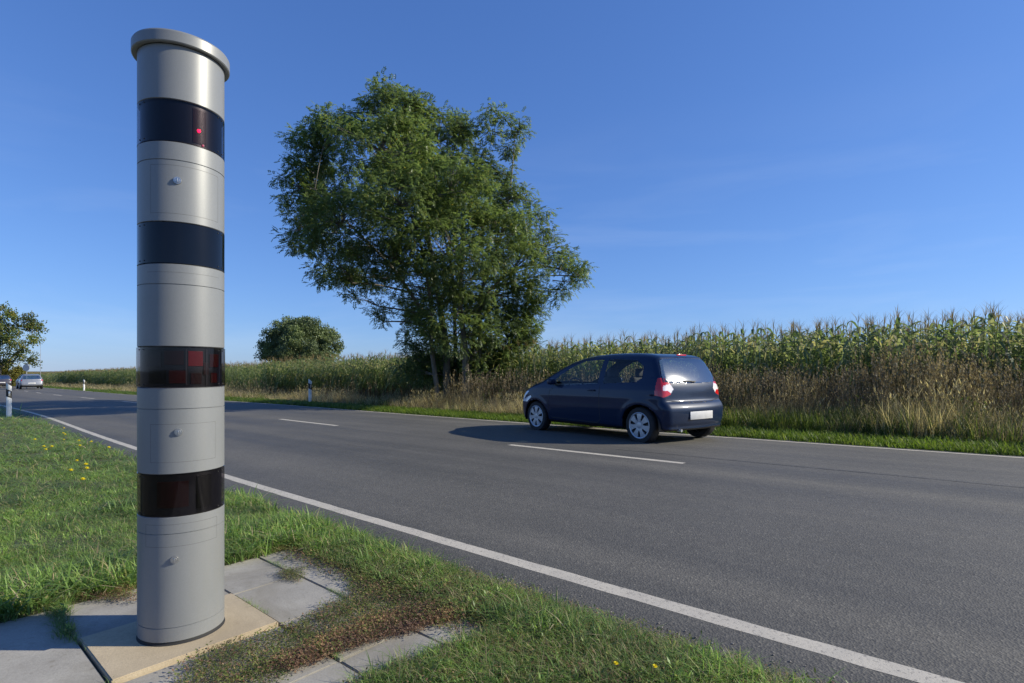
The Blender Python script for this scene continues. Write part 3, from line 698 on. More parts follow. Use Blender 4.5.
bm = bmesh.new(); box(bm, (1.75, 0, .27), (2.7, 1.3, .04), .0); bobj('cabin_floor', bm, DARKP, CT)

# --- two estates far down the road
SILV = plain('silver_paint', (.20, .215, .25), .35, metal=.25, coat=.8); DKP = plain('dark_paint', (.03, .025, .035), .3, coat=1.0)
ES = dict(L=4.5, W=.90, H=1.46, zb=.2, wx=(.85, 3.55), wr=.32, bowr=.10, bowf=.35, step=.06, k=.12, paint=SILV,
    side=[(.14, .24), (.0, .40), (.0, .60), (.06, .70), (.10, .95), (.22, 1.25), (.38, 1.40), (.9, 1.455), (1.8, 1.46), (2.4, 1.40), (2.9, 1.18), (3.3, .98), (3.8, .90), (4.25, .78), (4.47, .6), (4.5, .42), (4.42, .25), (3.0, .2), (1.2, .2)],
    hw=[(.15, .80), (.3, .86), (.6, .90), (.8, .89), (.93, .86), (1.1, .79), (1.3, .70), (1.45, .6), (1.5, .55)],
    sidewin=[[(1.95, .97), (3.0, .95), (2.65, 1.22), (2.25, 1.37), (1.95, 1.38)], [(.55, 1.0), (1.85, .97), (1.85, 1.38), (.7, 1.35)]],
    rearwin=[(-.68, .98), (.68, .98), (.58, 1.34), (-.58, 1.34)], screen=[(-.75, .98), (.75, .98), (.58, 1.37), (-.58, 1.37)],
    tail=[(.70, .94), (.90, .94), (.90, .80), (.72, .82)], tailx=.6, platex=.0, platez=.58, trimz=.40, rglass=CARGL2)
def place(px, py):
    x, y = gp(px, py); s, l = inv(x, y); return x, y, float(GZ(s, l))+.006, float(s)
x, y, z, s = place(32, 389.3)
dd = np.array(WP(s+4, 0))-np.array(WP(s-4, 0)); h2 = math.atan2(dd[1], dd[0])
build_car('estate_car', ES, (x, y, z), h2, 'pale silver estate car driving away far down the road')
ES2 = dict(ES); ES2['paint'] = DKP
x, y, z, s = place(2, 387.8)
build_car('estate_car', ES2, (x, y, z), h2+.03, 'dark car at the left edge of the picture ahead of the silver car')

# ------------------------------------------------------------------ trees
BARK = None
def bark():
    m, nt, p = mat('bark'); v = pos(nt, sc=(1, 1, .25)); f = noise(nt, 9, 8, .7, v)
    nt.links.new(ramp(nt, f, [(.3, (.07, .062, .05)), (.55, (.16, .145, .115)), (.75, (.27, .25, .21))]), p.inputs['Base Color']); p.inputs['Roughness'].default_value = .9; bump(nt, p, f, .8, .03); return m
BARK = bark()
ASHL = foliage('ash_leaves', [(.0, (.065, .100, .040)), (.5, (.105, .155, .060)), (.85, (.145, .20, .078)), (.985, (.16, .18, .06)), (1.0, (.30, .24, .05))], .50, 1.7, .42, .4, posvar=.22, pscale=.55)
POPL = foliage('far_leaves', [(.0, (.085, .12, .06)), (.6, (.14, .18, .085)), (1.0, (.19, .24, .11))], .3, 1.5, .5, .3, posvar=.25, pscale=.3)
LIML = foliage('turning_leaves', [(.0, (.06, .10, .035)), (.6, (.11, .15, .05)), (1.0, (.22, .18, .05))], .35, 1.5, .5, .3, posvar=.35, pscale=.35)
def compound(n=4, L=.26, leaf=.115, w=.055):
    t = TB(); d = np.array([1, 0, 0])
    for i in range(n):
        q = (i+.6)/n; p = np.array([L*q, 0, -.10*L*q*q*2.2])
        for sg_ in (-1, 1):
            a = sg_*radians(random.uniform(45, 65)); dr = np.array([cos(a), sin(a), -.25-random.random()*.3]); dr /= np.linalg.norm(dr)
            sd_ = np.array([-sin(a), cos(a), random.uniform(-.3, .3)]); t.diamond(p, dr, sd_, leaf*random.uniform(.8, 1.1), w)
    t.diamond(np.array([L, 0, -.22*L]), np.array([.9, 0, -.43]), np.array([0, 1, 0]), leaf, w)
    return t.out()
LEAFT = [compound() for _ in range(5)]
def simple_leaf(n=7, r=.18, leaf=.13, w=.10):
    t = TB()
    for i in range(n):
        p = rng.normal(0, r*.5, 3); d = rng.normal(0, 1, 3); d[2] -= .4; d /= np.linalg.norm(d); sd_ = np.cross(d, rng.normal(0, 1, 3)); sd_ /= np.linalg.norm(sd_)
        t.diamond(p, d, sd_, leaf*random.uniform(.8, 1.2), w)
    return t.out()
def crown_leaves(blobs, clump_density, per, tmpl, cr=.42, scale=1.0, hollow=.45, seed=0):
    """blobs: (x,y,z,rx,ry,rz). returns clump centres and leaf mesh"""
    CC = []
    for (x, y, z, rx, ry, rz) in blobs:
        vol = (rx*ry*rz)**(1/3); n = max(3, int(clump_density*vol**2*4))
        d = rng.normal(0, 1, (n, 3)); d /= np.linalg.norm(d, axis=1)[:, None]; r = hollow+(1-hollow)*rng.random(n)**.6
        CC.append(np.array([x, y, z])+d*r[:, None]*np.array([rx, ry, rz]))
    C_ = np.concatenate(CC); nC = len(C_); crs = cr*rng.uniform(.6, 1.3, nC)
    N_ = rng.poisson(per*(crs/cr)**2); idx = np.repeat(np.arange(nC), N_); n = len(idx)
    d = rng.normal(0, 1, (n, 3)); d /= np.linalg.norm(d, axis=1)[:, None]; r = rng.random(n)**.5
    P = C_[idx]+d*(r*crs[idx])[:, None]*np.array([1, 1, .7])
    az = np.arctan2(d[:, 1], d[:, 0])+rng.normal(0, .6, n); tilt = rng.normal(.15, .45, n)-d[:, 2]*.5
    R = np.einsum('nij,njk->nik', rotz(az), roty(tilt))
    return C_, scatter(tmpl, P, R, rng.uniform(.75, 1.25, n)*scale)
def limb_mesh(bm, a, b, r0, r1, sag=.15, n=5, k=6):
    a, b = np.asarray(a, float), np.asarray(b, float); L = np.linalg.norm(b-a); pts, rr = [], []; j = rng.normal(0, .05*L, 3)
    for i in range(n+1):
        t = i/n; p = a+(b-a)*t+j*sin(pi*t)+np.array([0, 0, sag*L*sin(pi*t)*.6]); pts.append(p); rr.append(r0+(r1-r0)*t)
    tube_along(bm, pts, rr, k, False)
def tree(name, label, base, stems, blobs, leafm, dens, per, tmpl, cr, scale, twig=True, cat='tree', group=None, hollow=.45):
    T = empty(name, base); tag(T, label, cat, group); b0 = np.array(base)
    C_, (V, Fq, mi) = crown_leaves(blobs, dens, per, tmpl, cr, scale, hollow)
    nobj('crown', V-b0, Fq, leafm, T)
    bm = bmesh.new(); nodes = []
    for pts, r0, r1 in stems:
        pts = [np.asarray(p, float) for p in pts]
        # smooth the polyline
        q = []
        for i in range(len(pts)-1):
            p0, p1, p2, p3 = pts[max(i-1, 0)], pts[i], pts[i+1], pts[min(i+2, len(pts)-1)]
            for t in np.arange(5)/5: q.append(.5*((2*p1)+(-p0+p2)*t+(2*p0-5*p1+4*p2-p3)*t*t+(-p0+3*p1-3*p2+p3)*t**3))
        q.append(pts[-1]); n = len(q); rr = [r0+(r1-r0)*(i/(n-1))**.8 for i in range(n)]; rr[0] *= 1.25
        tube_along(bm, [x-b0 for x in q], rr, 10); nodes += [(x, r) for x, r in zip(q, rr)]
    NP = np.array([x for x, r in nodes]); NR = np.array([r for x, r in nodes])
    ext = []
    for (x, y, z, rx, ry, rz) in blobs:
        c = np.array([x, y, z]); dd = np.linalg.norm(NP-c, axis=1)+np.where(NP[:, 2] > z-.2, 3.0, 0); i = dd.argmin()
        limb_mesh(bm, NP[i]-b0, c-b0, NR[i]*.6, .02, .12); ext.append(c)
        for t in (.4, .7, 1.0): NPn = NP[i]+(c-NP[i])*t; ext.append(NPn)
    if twig:
        EX = np.concatenate([np.array(ext), NP]); 
        for c in C_[::2]:
            dd = np.linalg.norm(EX-c, axis=1)+np.where(EX[:, 2] > c[2]+.1, 1.0, 0); i = dd.argmin()
            if dd[i] < 3.5: limb_mesh(bm, EX[i]-b0, c-b0, .022, .007, .1, 3, 4)
    bobj('trunk', bm, BARK, T)
    return T
# big ash
TY = 21.0
def tp(px, py, dy=0.0): y = TY+dy; return np.array([(px-512)*y/F, y, CAMZ+(HOR-py)*y/F])
def blob(px, py, rx, ry, dy=0.0, rd=None):
    c = tp(px, py, dy); k = (TY+dy)/F; rd = rd if rd is not None else (rx+ry)/2*k; return (c[0], c[1], c[2], rx*k, rd, ry*k)
B = [blob(503, 196, 18, 15, .4), blob(392, 118, 40, 32, 0), blob(437, 142, 42, 34, 1.2), blob(380, 150, 50, 36, -2.2), blob(330, 132, 32, 22, -.5), blob(312, 150, 26, 24, .5), blob(300, 188, 24, 26, 0), blob(306, 232, 24, 26, -.4), blob(325, 195, 32, 40, 2.2),
     blob(340, 225, 38, 42, -2.4), blob(400, 205, 50, 44, -3.4), blob(410, 190, 52, 48, 3.4), blob(450, 190, 44, 40, -2.6), blob(470, 205, 42, 38, 2.4), blob(330, 272, 18, 16, .2), blob(352, 283, 20, 16, -1), blob(378, 306, 12, 12, .2), blob(384, 322, 5, 7, .2), blob(372, 262, 38, 26, 1.2),
     blob(400, 262, 40, 26, -2.2), blob(455, 250, 44, 36, -3.0), blob(500, 235, 38, 30, -1.6), blob(526, 225, 30, 24, .6), blob(545, 250, 26, 20, 1.0), blob(572, 270, 18, 12, .2), blob(580, 276, 11, 9, -.4), blob(556, 290, 16, 9, .8), blob(515, 268, 34, 26, -.8), blob(470, 280, 46, 30, 2.4),
     blob(494, 112, 11, 12, .3), blob(488, 130, 7, 10, .2), blob(520, 128, 14, 10, .6), blob(505, 146, 12, 9, .6), blob(498, 172, 14, 12, .3), blob(480, 160, 14, 14, .5), blob(520, 195, 14, 9, .4), blob(462, 128, 14, 12, .2), blob(385, 92, 12, 12, .2), blob(410, 103, 14, 12, 0), blob(345, 112, 12, 9, .2),
     blob(455, 320, 50, 36, -1.4, 1.8), blob(500, 325, 38, 32, .2), blob(522, 318, 26, 30, .5), blob(515, 350, 22, 24, .3), blob(425, 335, 26, 28, .8), blob(420, 362, 22, 20, .2), blob(470, 355, 42, 28, 1.6), blob(490, 370, 30, 20, -.6), blob(446, 372, 24, 18, 1.2), blob(530, 290, 20, 16, -.6), blob(425, 300, 30, 22, 1.4)]
bx_, by_ = gp(446, 402); sb, lb = inv(bx_, by_)
TZ = float(zat(-2.5, TY))
gb = lambda px, dy=0.0: np.array([(px-512)*(TY+dy)/F, TY+dy, TZ-.05])
stems = [([gb(447), tp(446, 350), tp(437, 290), tp(425, 220), tp(410, 150), tp(398, 105)], .17, .03),
         ([gb(466, -.9), tp(465, 350, -.9), tp(460, 300, -.4), tp(462, 240, .6), tp(450, 170, .8)], .16, .03),
         ([gb(452, .5), tp(440, 340, .6), tp(415, 300, .2), tp(390, 265, -.6), tp(350, 225, -1.2), tp(315, 190, -1)], .12, .02),
         ([gb(478, -.3), tp(480, 340, -.3), tp(482, 290, -.2), tp(500, 240, 0), tp(510, 190, .2), tp(515, 135, .5)], .11, .015),
         ([gb(470, .2), tp(474, 330, .2), tp(490, 290, .2), tp(530, 265, .2), tp(575, 274, .2)], .09, .015),
         ([gb(440, -.3), tp(432, 350, -.8), tp(430, 300, -1.6), tp(420, 240, -2.6), tp(400, 190, -3.0)], .11, .02),
         ([gb(456, .6), tp(455, 330, 1.2), tp(450, 260, 2.2), tp(430, 190, 3.0)], .11, .02)]
tree('ash_tree', 'large many-stemmed ash tree with a lopsided crown on the far verge', (-2.5, TY, TZ), stems, B, ASHL, 10.5, 22, LEAFT, .36, .76, hollow=.45)
# round tree behind the maize
RY = 78.0; k = RY/F
def rb(px, py, rx, ry, dy=0): y = RY+dy; return ((px-512)*y/F, y, CAMZ+(HOR-py)*y/F, rx*y/F, (rx+ry)/2*y/F, ry*y/F)
SL = simple_leaf(8, .5, .34, .26) ; SL = [SL, simple_leaf(8, .5, .36, .26), simple_leaf(8, .5, .3, .25)]
x0 = (300-512)*k; z0 = float(zat(x0, RY))
RB = [rb(300, 326, 16, 9, 0), rb(292, 324, 9, 6, 1), rb(308, 323, 8, 5, -1), rb(285, 333, 15, 14, 0), rb(312, 331, 17, 13, 0), rb(330, 342, 12, 16, 0), rb(270, 345, 10, 16, 0), rb(285, 338, 14, 15), rb(272, 348, 12, 12, 1), rb(300, 335, 14, 15, -2), rb(315, 337, 16, 14, 1), rb(328, 346, 12, 13), rb(300, 350, 24, 14, -3), rb(285, 355, 22, 10, 2), rb(318, 355, 18, 10, -2), rb(262, 355, 5, 4), rb(300, 330, 12, 10, 2), rb(300, 362, 30, 8)]
tree('round_tree', 'rounded dense tree standing alone behind the maize, left of the ash', (x0, RY, z0), [([(x0, RY, z0-.1), (x0-.2, RY, z0+2.5), (x0+.3, RY, z0+6)], .35, .1), ([(x0+.5, RY, z0-.1), (x0+1.6, RY, z0+2.5), (x0+2.2, RY, z0+6)], .3, .1)], RB, POPL, 2.0, 12, SL, .75, .68, twig=False)
# left edge tree
RY = 74.0
x0 = (-2-512)*RY/F; z0 = float(zat(x0, RY))
LB = [rb(-12, 330, 20, 20), rb(8, 322, 14, 10, -1), rb(24, 322, 12, 7), rb(34, 326, 8, 6, 1), rb(36, 340, 6, 6), rb(20, 340, 13, 9, -2), rb(4, 345, 14, 12, 2), rb(12, 358, 10, 9), rb(28, 352, 7, 5, 1), rb(-10, 360, 16, 10), rb(30, 360, 5, 3), rb(4, 312, 12, 6), rb(-25, 345, 14, 18)]
tree('roadside_tree', 'autumn-tinged spreading tree at the left edge above the far cars', (x0, RY, z0), [([(x0, RY, z0-.1), (x0+.2, RY, z0+3), (x0-.2, RY, z0+6.5)], .33, .1), ([(x0+.1, RY, z0+2.4), (x0+2, RY, z0+4), (x0+4.5, RY, z0+6)], .15, .05)], LB, LIML, 1.7, 9, SL, .8, .7, twig=False)
bx0 = (17-512)*76/F; bz0 = float(zat(bx0, 76.0))
SLb = [simple_leaf(8, .3, .2, .16)]
T = empty('bush', (bx0, 76, bz0)); tag(T, 'yellowish green bush at the foot of the left edge tree', 'bush')
bl = [(bx0, 76, bz0+1.2, .9, .9, 1.2), (bx0-.5, 76.5, bz0+2.0, .7, .8, .9), (bx0-1.6, 76, bz0+1.5, 1.1, 1, 1.4)]
C_, (V, Fq, mi) = crown_leaves(bl, 6, 12, SLb, .4, 1.0); nobj('crown', V-np.array([bx0, 76, bz0]), Fq, foliage('yellow_bush_leaves', [(0, (.09, .11, .025)), (1, (.22, .19, .04))], .3), T)
bm = bmesh.new()
for q in range(5): limb_mesh(bm, (rng.normal(0, .1), 0, 0), (rng.normal(0, .5), rng.normal(0, .4), 1.8), .04, .012)
bobj('trunk', bm, BARK, T)
# far round sign and thin mast
GALV = plain('galvanised', (.4, .4, .4), .45, metal=.6)
x, y, z, s = place(13.5, 389); T = empty('round_road_sign', (x, y+1.5, z), 0); tag(T, 'round pale back of a road sign on a post beside the far cars', 'road sign')
bm = bmesh.new(); tube_along(bm, [(0, 0, 0), (0, 0, 2.25)], [.035, .035], 10); bobj('post', bm, GALV, T)
bm = bmesh.new(); g = bmesh.ops.create_cone(bm, cap_ends=True, segments=40, radius1=.36, radius2=.36, depth=.02); bmesh.ops.rotate(bm, verts=bm.verts, cent=(0, 0, 0), matrix=__import__('mathutils').Matrix.Rotation(pi/2, 3, 'X')); bmesh.ops.translate(bm, verts=bm.verts, vec=(0, -.05, 2.15)); bobj('sign_disc', bm, plain('sign_back', (.55, .53, .5), .5), T)
x = (40.5-512)*95/F; z = float(zat(x, 95.0)); T = empty('thin_mast', (x, 95, z)); tag(T, 'very thin tall mast rising behind the silver car', 'mast')
bm = bmesh.new(); tube_along(bm, [(0, 0, 0), (0, 0, CAMZ-z+4.3)], [.045, .025], 8); bobj('mast_tube', bm, GALV, T)
bm = bmesh.new(); box(bm, (0, 0, .05), (.3, .3, .1), .02); bobj('base', bm, GALV, T)

# ------------------------------------------------------------------ maize field
def maize(n_leaf=18, seg=4, h=2.02, dead=.3, cob=True):
    t = TB(); lx, ly = random.uniform(-.05, .05), random.uniform(-.05, .05)
    t.tube([(0, 0, 0), (lx*.4, ly*.4, h*.5), (lx, ly, h)], [.014, .011, .006], 4, 0)
    pl = random.uniform(0, pi)
    for i in range(n_leaf):
        q = .08+.86*i/(n_leaf-1); z = h*q; az = pl+(pi if i % 2 else 0)+random.gauss(0, .35)
        L = (.50+.42*sin(pi*min(1, q*1.05)))*random.uniform(.8, 1.1); w = .058*random.uniform(.8, 1.15)
        isdead = q < dead*random.uniform(.6, 1.4); d = np.array([cos(az), sin(az), 0]); side = np.array([-sin(az), cos(az), 0])
        up = .78 if not isdead else .15; pts, ws = [], []; tw = random.uniform(-.5, .5)
        for j in range(seg+1):
            u = j/seg; r = L*(u-.22*u**3)*.85; zz = L*(up*1.25*u-(1.35 if not isdead else 1.1)*u**2.1*(.75 if q > .8 else 1))
            pts.append(np.array([lx*q, ly*q, z])+d*r+np.array([0, 0, zz])); ws.append(w*(.55, 1.0, .95, .7, .08)[int(round(u*4))])
        sd_ = side*cos(tw)+np.array([0, 0, 1])*sin(tw); t.ribbon(pts, ws, sd_, 1 if isdead else 0)
    for j in range(7):
        a = 2*pi*j/7+random.random(); ln = .12 if j else 0; t.blade((lx, ly, h-.02), .30*random.uniform(.8, 1.1), .012, a, .55 if j else .05, 2, 2)
    if cob:
        a = pl+.5; t.ribbon([(lx*.5, ly*.5, h*.42), (cos(a)*.05, sin(a)*.05, h*.48), (cos(a)*.08, sin(a)*.08, h*.55)], [.03, .055, .02], np.array([-sin(a), cos(a), 0]), 3)
    return t.out()
MZG = foliage('maize_leaf', [(0, (.10, .15, .055)), (.5, (.17, .22, .095)), (.85, (.25, .285, .145)), (1, (.34, .31, .17))], .5, 1.6, .5, .35, posvar=.18, pscale=.5)
MZD = foliage('maize_dead_leaf', [(0, (.13, .09, .05)), (1, (.26, .19, .11))], .25, 1.2, .7, .2)
MZT = foliage('maize_tassel', [(0, (.20, .15, .07)), (1, (.34, .26, .13))], .3, 1.2, .7, .2); MZC = foliage('maize_cob', [(0, (.14, .15, .06)), (1, (.22, .20, .09))], .2, 1.2, .6, .2)
MM_ = [MZG, MZD, MZT, MZC]
MT = [maize() for _ in range(8)]; MTf = [maize(11, 4, 2.02, .25, False) for _ in range(5)]
def infront(x, y, z=1.0, mg=.12): 
    px = 512+F*x/np.maximum(y, .1); return (y > .5) & (px > -1024*mg) & (px < 1024*(1+mg))
def jit(n, s): return rng.normal(0, s, n)
# individual plants: the two front rows, nearest stretch
indiv = []
for r in range(2):
    for s in np.arange(-1.5, 34, .232):
        indiv.append((s+random.gauss(0, .03), 15.0+.7*r+random.gauss(0, .05)))
indiv = np.array(indiv); X, Y = WP(indiv[:, 0], indiv[:, 1]); ok = infront(X, Y, mg=.0); 
keep = [i for i in np.argsort(np.hypot(X, Y)) if ok[i]][:300]
meshes = []
for V, Fq, mi in MT:
    o = nobj('maize_plant', V, Fq, MM_, mi=mi); meshes.append(o.data); bpy.data.objects.remove(o)
used = np.zeros(len(indiv), bool)
for n_, i in enumerate(keep):
    used[i] = True; o = bpy.data.objects.new('maize_plant', meshes[n_ % 8]); COL.objects.link(o)
    zz = float(GZ(indiv[i, 0], indiv[i, 1])); o.location = (X[i], Y[i], zz-.02); sc = random.uniform(.98, 1.14)*float(np.interp(indiv[i, 0], [2, 20], [1.04, .96])); o.scale = (sc*1.05, sc*1.05, sc)
    o.rotation_euler = (random.gauss(0, .04), random.gauss(0, .04), random.uniform(0, 2*pi))
    tag(o, 'tasselled green maize plant in the front rows of the field edge', 'maize plant', 'maize plants in the front rows of the field')
rest = indiv[~used]
P = [rest]
for r in range(2, 12):
    s = np.arange(-8, 48, .21); P.append(np.stack([s+jit(len(s), .05), np.full(len(s), 15.0+.62*r)+jit(len(s), .05)], 1))
for r in range(0, 7):
    s = np.arange(33 if r < 2 else 46, 110, .34); P.append(np.stack([s+jit(len(s), .08), np.full(len(s), 15.0+.75*r)+jit(len(s), .08)], 1))
for r in range(0, 12):
    s = np.arange(110, 330, 1.1); P.append(np.stack([s+jit(len(s), .3), np.full(len(s), 15.0+1.2*r)+jit(len(s), .3)], 1))
for r in range(14):       # deeper rows, only tops show
    s = np.arange(-8+r*1.5, 120, .9); P.append(np.stack([s+jit(len(s), .3), np.full(len(s), 21.5+1.6*r)+jit(len(s), .4)], 1))
P = np.concatenate(P); X, Y = WP(P[:, 0], P[:, 1]); ok = infront(X, Y); P, X, Y = P[ok], X[ok], Y[ok]
dist = np.hypot(X, Y); nearm = dist < 38
def field(sel, tm, seed):
    n = sel.sum(); a = rng.uniform(0, 2*pi, n); sc = rng.uniform(.92, 1.12, n)*np.interp(P[sel, 0], [2, 14, 30], [1.06, 1.0, .93]); wide = np.clip(dist[sel]/45, 1, 2.6)
    R = np.einsum('nij,njk->nik', rotz(a), roty(rng.normal(0, .05, n)))
    return scatter(tm, np.stack([X[sel], Y[sel], GZ(P[sel, 0], P[sel, 1])-.02], 1), R, np.stack([sc*wide, sc*wide, sc], 1))
V1, F1, M1 = field(nearm, MT, 0); V2, F2, M2 = field(~nearm, MTf, 1)
o = nobj('maize_field', np.concatenate([V1, V2]), np.concatenate([F1, F2+len(V1)]), MM_, mi=np.concatenate([M1, M2]))
tag(o, 'field of tall maize stretching behind the verge to the horizon', 'maize field', kind='stuff')

# ------------------------------------------------------------------ verges: dry grass, green strips
def tuft(n, h0, h1, w, spread, lean, mats_=(0,), seg=3):
    t = TB()
    for i in range(n):
        a = random.uniform(0, 2*pi); r = spread*random.random()**.5
        t.blade((r*cos(a), r*sin(a), -.01), random.uniform(h0, h1), w*random.uniform(.7, 1.3), random.uniform(0, 2*pi), random.uniform(.1, lean), random.choice(mats_), seg)
    return t.out()
def seedstem(n, h0, h1, spread, head=.1, m=0, hm=1, bushy=False):
    t = TB()
    for i in range(n):
        a = random.uniform(0, 2*pi); r = spread*random.random()**.5; az = random.uniform(0, 2*pi); h = random.uniform(h0, h1); ln = random.uniform(.05, .35)
        base = (r*cos(a), r*sin(a), -.01); t.blade(base, h, .006, az, ln, m, 3)
        tip = np.array(base)+np.array([cos(az), sin(az), 0])*ln*h+np.array([0, 0, h*(1-.25*ln)])
        nh = 7 if bushy else 3
        for q in range(nh):
            b_ = tip-np.array([0, 0, head*(q/nh)*(2.2 if bushy else 1)]); a2 = random.uniform(0, 2*pi); d = np.array([cos(a2)*.5, sin(a2)*.5, .8]); t.diamond(b_, d/np.linalg.norm(d), np.array([-sin(a2), cos(a2), 0]), head*(.5 if bushy else .8), .022 if bushy else .014, hm)
    return t.out()
DRY = foliage('dry_grass', [(0, (.30, .26, .15)), (.5, (.50, .42, .26)), (1, (.66, .58, .40))], .42, 1.35, .7, .2, posvar=.25, pscale=.8)
DRYD = foliage('dry_seed_heads', [(0, (.11, .088, .065)), (.6, (.21, .17, .125)), (1, (.38, .32, .24))], .25, 1.2, .8, .1, posvar=.3, pscale=.5)
GRN = foliage('verge_green', [(0, (.05, .085, .018)), (.6, (.085, .13, .026)), (1, (.16, .18, .05))], .4, 1.6, .5, .3, posvar=.25, pscale=.7)
GRNL = foliage('strip_green', [(0, (.07, .12, .02)), (.6, (.11, .18, .028)), (1, (.18, .22, .05))], .45, 1.7, .5, .3, posvar=.22, pscale=1.1)
def cloud(s0, s1, l0, l1, n, falloff=None, noise_sc=None):
    s = rng.uniform(s0, s1, n); l = rng.uniform(l0, l1, n); X, Y = WP(s, l); ok = infront(X, Y, mg=.15); s, l, X, Y = s[ok], l[ok], X[ok], Y[ok]
    d = np.hypot(X, Y)
    if falloff: k_ = rng.random(len(s)) < np.clip((falloff/d)**1.6, .0, 1); s, l, X, Y, d = s[k_], l[k_], X[k_], Y[k_], d[k_]
    return s, l, X, Y, d
def put(tm, s, l, X, Y, d, sc, wfac=None, tilt=.08):
    n = len(s); R = np.einsum('nij,njk->nik', rotz(rng.uniform(0, 2*pi, n)), roty(rng.normal(0, tilt, n)))
    w = np.ones(n) if wfac is None else wfac
    return scatter(tm, np.stack([X, Y, GZ(s, l)-.005], 1), R, np.stack([sc*w, sc*w, sc], 1))
def join(parts):
    VV, FF, MM, b = [], [], [], 0
    for V, F_, M_ in parts: VV.append(V); FF.append(F_+b); MM.append(M_); b += len(V)
    return np.concatenate(VV), np.concatenate(FF), np.concatenate(MM)
DT = [tuft(9, .35, .85, .009, .10, .6, (0, 0, 1)) for _ in range(4)]; DS = [seedstem(7, .7, 1.15, .14, .12, 0, 0) for _ in range(3)]+[seedstem(5, .9, 1.35, .12, .10, 1, 1, True) for _ in range(3)]
DG_ = [tuft(10, .2, .5, .012, .10, .6, (2,)) for _ in range(3)]
def leafy(n=18, h=1.0):
    t = TB(); t.blade((0, 0, 0), h, .008, random.uniform(0, 6), .15, 2, 2)
    for i in range(n):
        az = random.uniform(0, 2*pi); el = random.uniform(-.2, .9); d = np.array([cos(az)*cos(el), sin(az)*cos(el), sin(el)]); L = random.uniform(.06, .13)
        t.diamond((rng.normal(0, .03), rng.normal(0, .03), h*random.uniform(.1, 1.0)), d, np.array([-sin(az), cos(az), 0]), L, L*.33, 2)
    return t.out()
GL_ = [leafy() for _ in range(4)]
parts = []
hv = lambda s, l: .62+.22*np.sin(s*.9+np.sin(l*1.7+s*.31)*1.5)+.15*np.sin(s*2.3+l)
far_ = lambda s: np.interp(s, [-3, 5, 12, 30], [1.15, 1.0, .9, .78])
q = cloud(-8, 115, 11.35, 14.2, 52000, 11.5); parts.append(put(DT, *q, rng.uniform(.55, 1.15, len(q[0]))*hv(q[0], q[1])*far_(q[0]), np.clip(q[4]/14, 1, 4)))
q = cloud(-8, 115, 11.8, 14.0, 9000, 11.5); parts.append(put(DS[:3], *q, rng.uniform(.5, 1.0, len(q[0]))*hv(q[0], q[1])*far_(q[0]), np.clip(q[4]/16, 1, 3.5)))
q = cloud(-8, 60, 13.0, 15.0, 11000, 11.5); k_ = rng.random(len(q[0])) < np.interp(q[0], [6, 18], [1, .12]); q = tuple(a_[k_] for a_ in q); parts.append(put(DS[3:], *q, rng.uniform(.45, 1.15, len(q[0]))*np.clip(hv(q[0]+2, q[1])+.3, .4, 1.2)*far_(q[0]), np.clip(q[4]/16, 1, 3.5)))
q = cloud(-8, 14, 12.2, 13.6, 700, 11.5); parts.append(put(DS[3:], *q, rng.uniform(.6, 1.15, len(q[0])), np.clip(q[4]/16, 1, 3.5)))
q = cloud(-8, 115, 11.3, 14.0, 46000, 11.5); k_ = (np.sin(q[0]*1.3+q[1]*2)+np.sin(q[0]*.47)+rng.normal(0, .6, len(q[0]))) > np.interp(q[0], [0, 8, 14], [-.6, .3, 1.2]); q = tuple(a_[k_] for a_ in q)
parts.append(put(DG_, *q, rng.uniform(.6, 1.3, len(q[0]))*np.interp(q[0], [-3, 5, 12], [1.25, 1.0, .7]), np.clip(q[4]/14, 1, 4)))
q = cloud(-8, 12, 11.6, 14.0, 3400, 11.5); k_ = (np.sin(q[0]*1.1+1)+np.sin(q[0]*.37+q[1])+rng.normal(0, .35, len(q[0]))) > .5; q = tuple(a_[k_] for a_ in q)
parts.append(put(GL_, *q, rng.uniform(.25, .75, len(q[0])), None, .15))
V, F_, M_ = join(parts)
tag(nobj('dry_verge_grass', V, F_, [DRY, DRYD, GRN], mi=M_), 'tall straw-coloured grass and dead weeds along the far verge', 'dry grass', kind='stuff')
GT = [tuft(9, .06, .16, .008, .07, .9, (0,)) for _ in range(4)]
q = cloud(-8, 120, 10.36, 11.5, 50000, 11.0); parts = [put(GT, *q, rng.uniform(.7, 1.3, len(q[0])), np.clip(q[4]/8, 1, 5))]
V, F_, M_ = join(parts); tag(nobj('far_verge_grass', V, F_, [GRNL], mi=M_), 'strip of short bright green grass beside the far edge line', 'grass', kind='stuff')

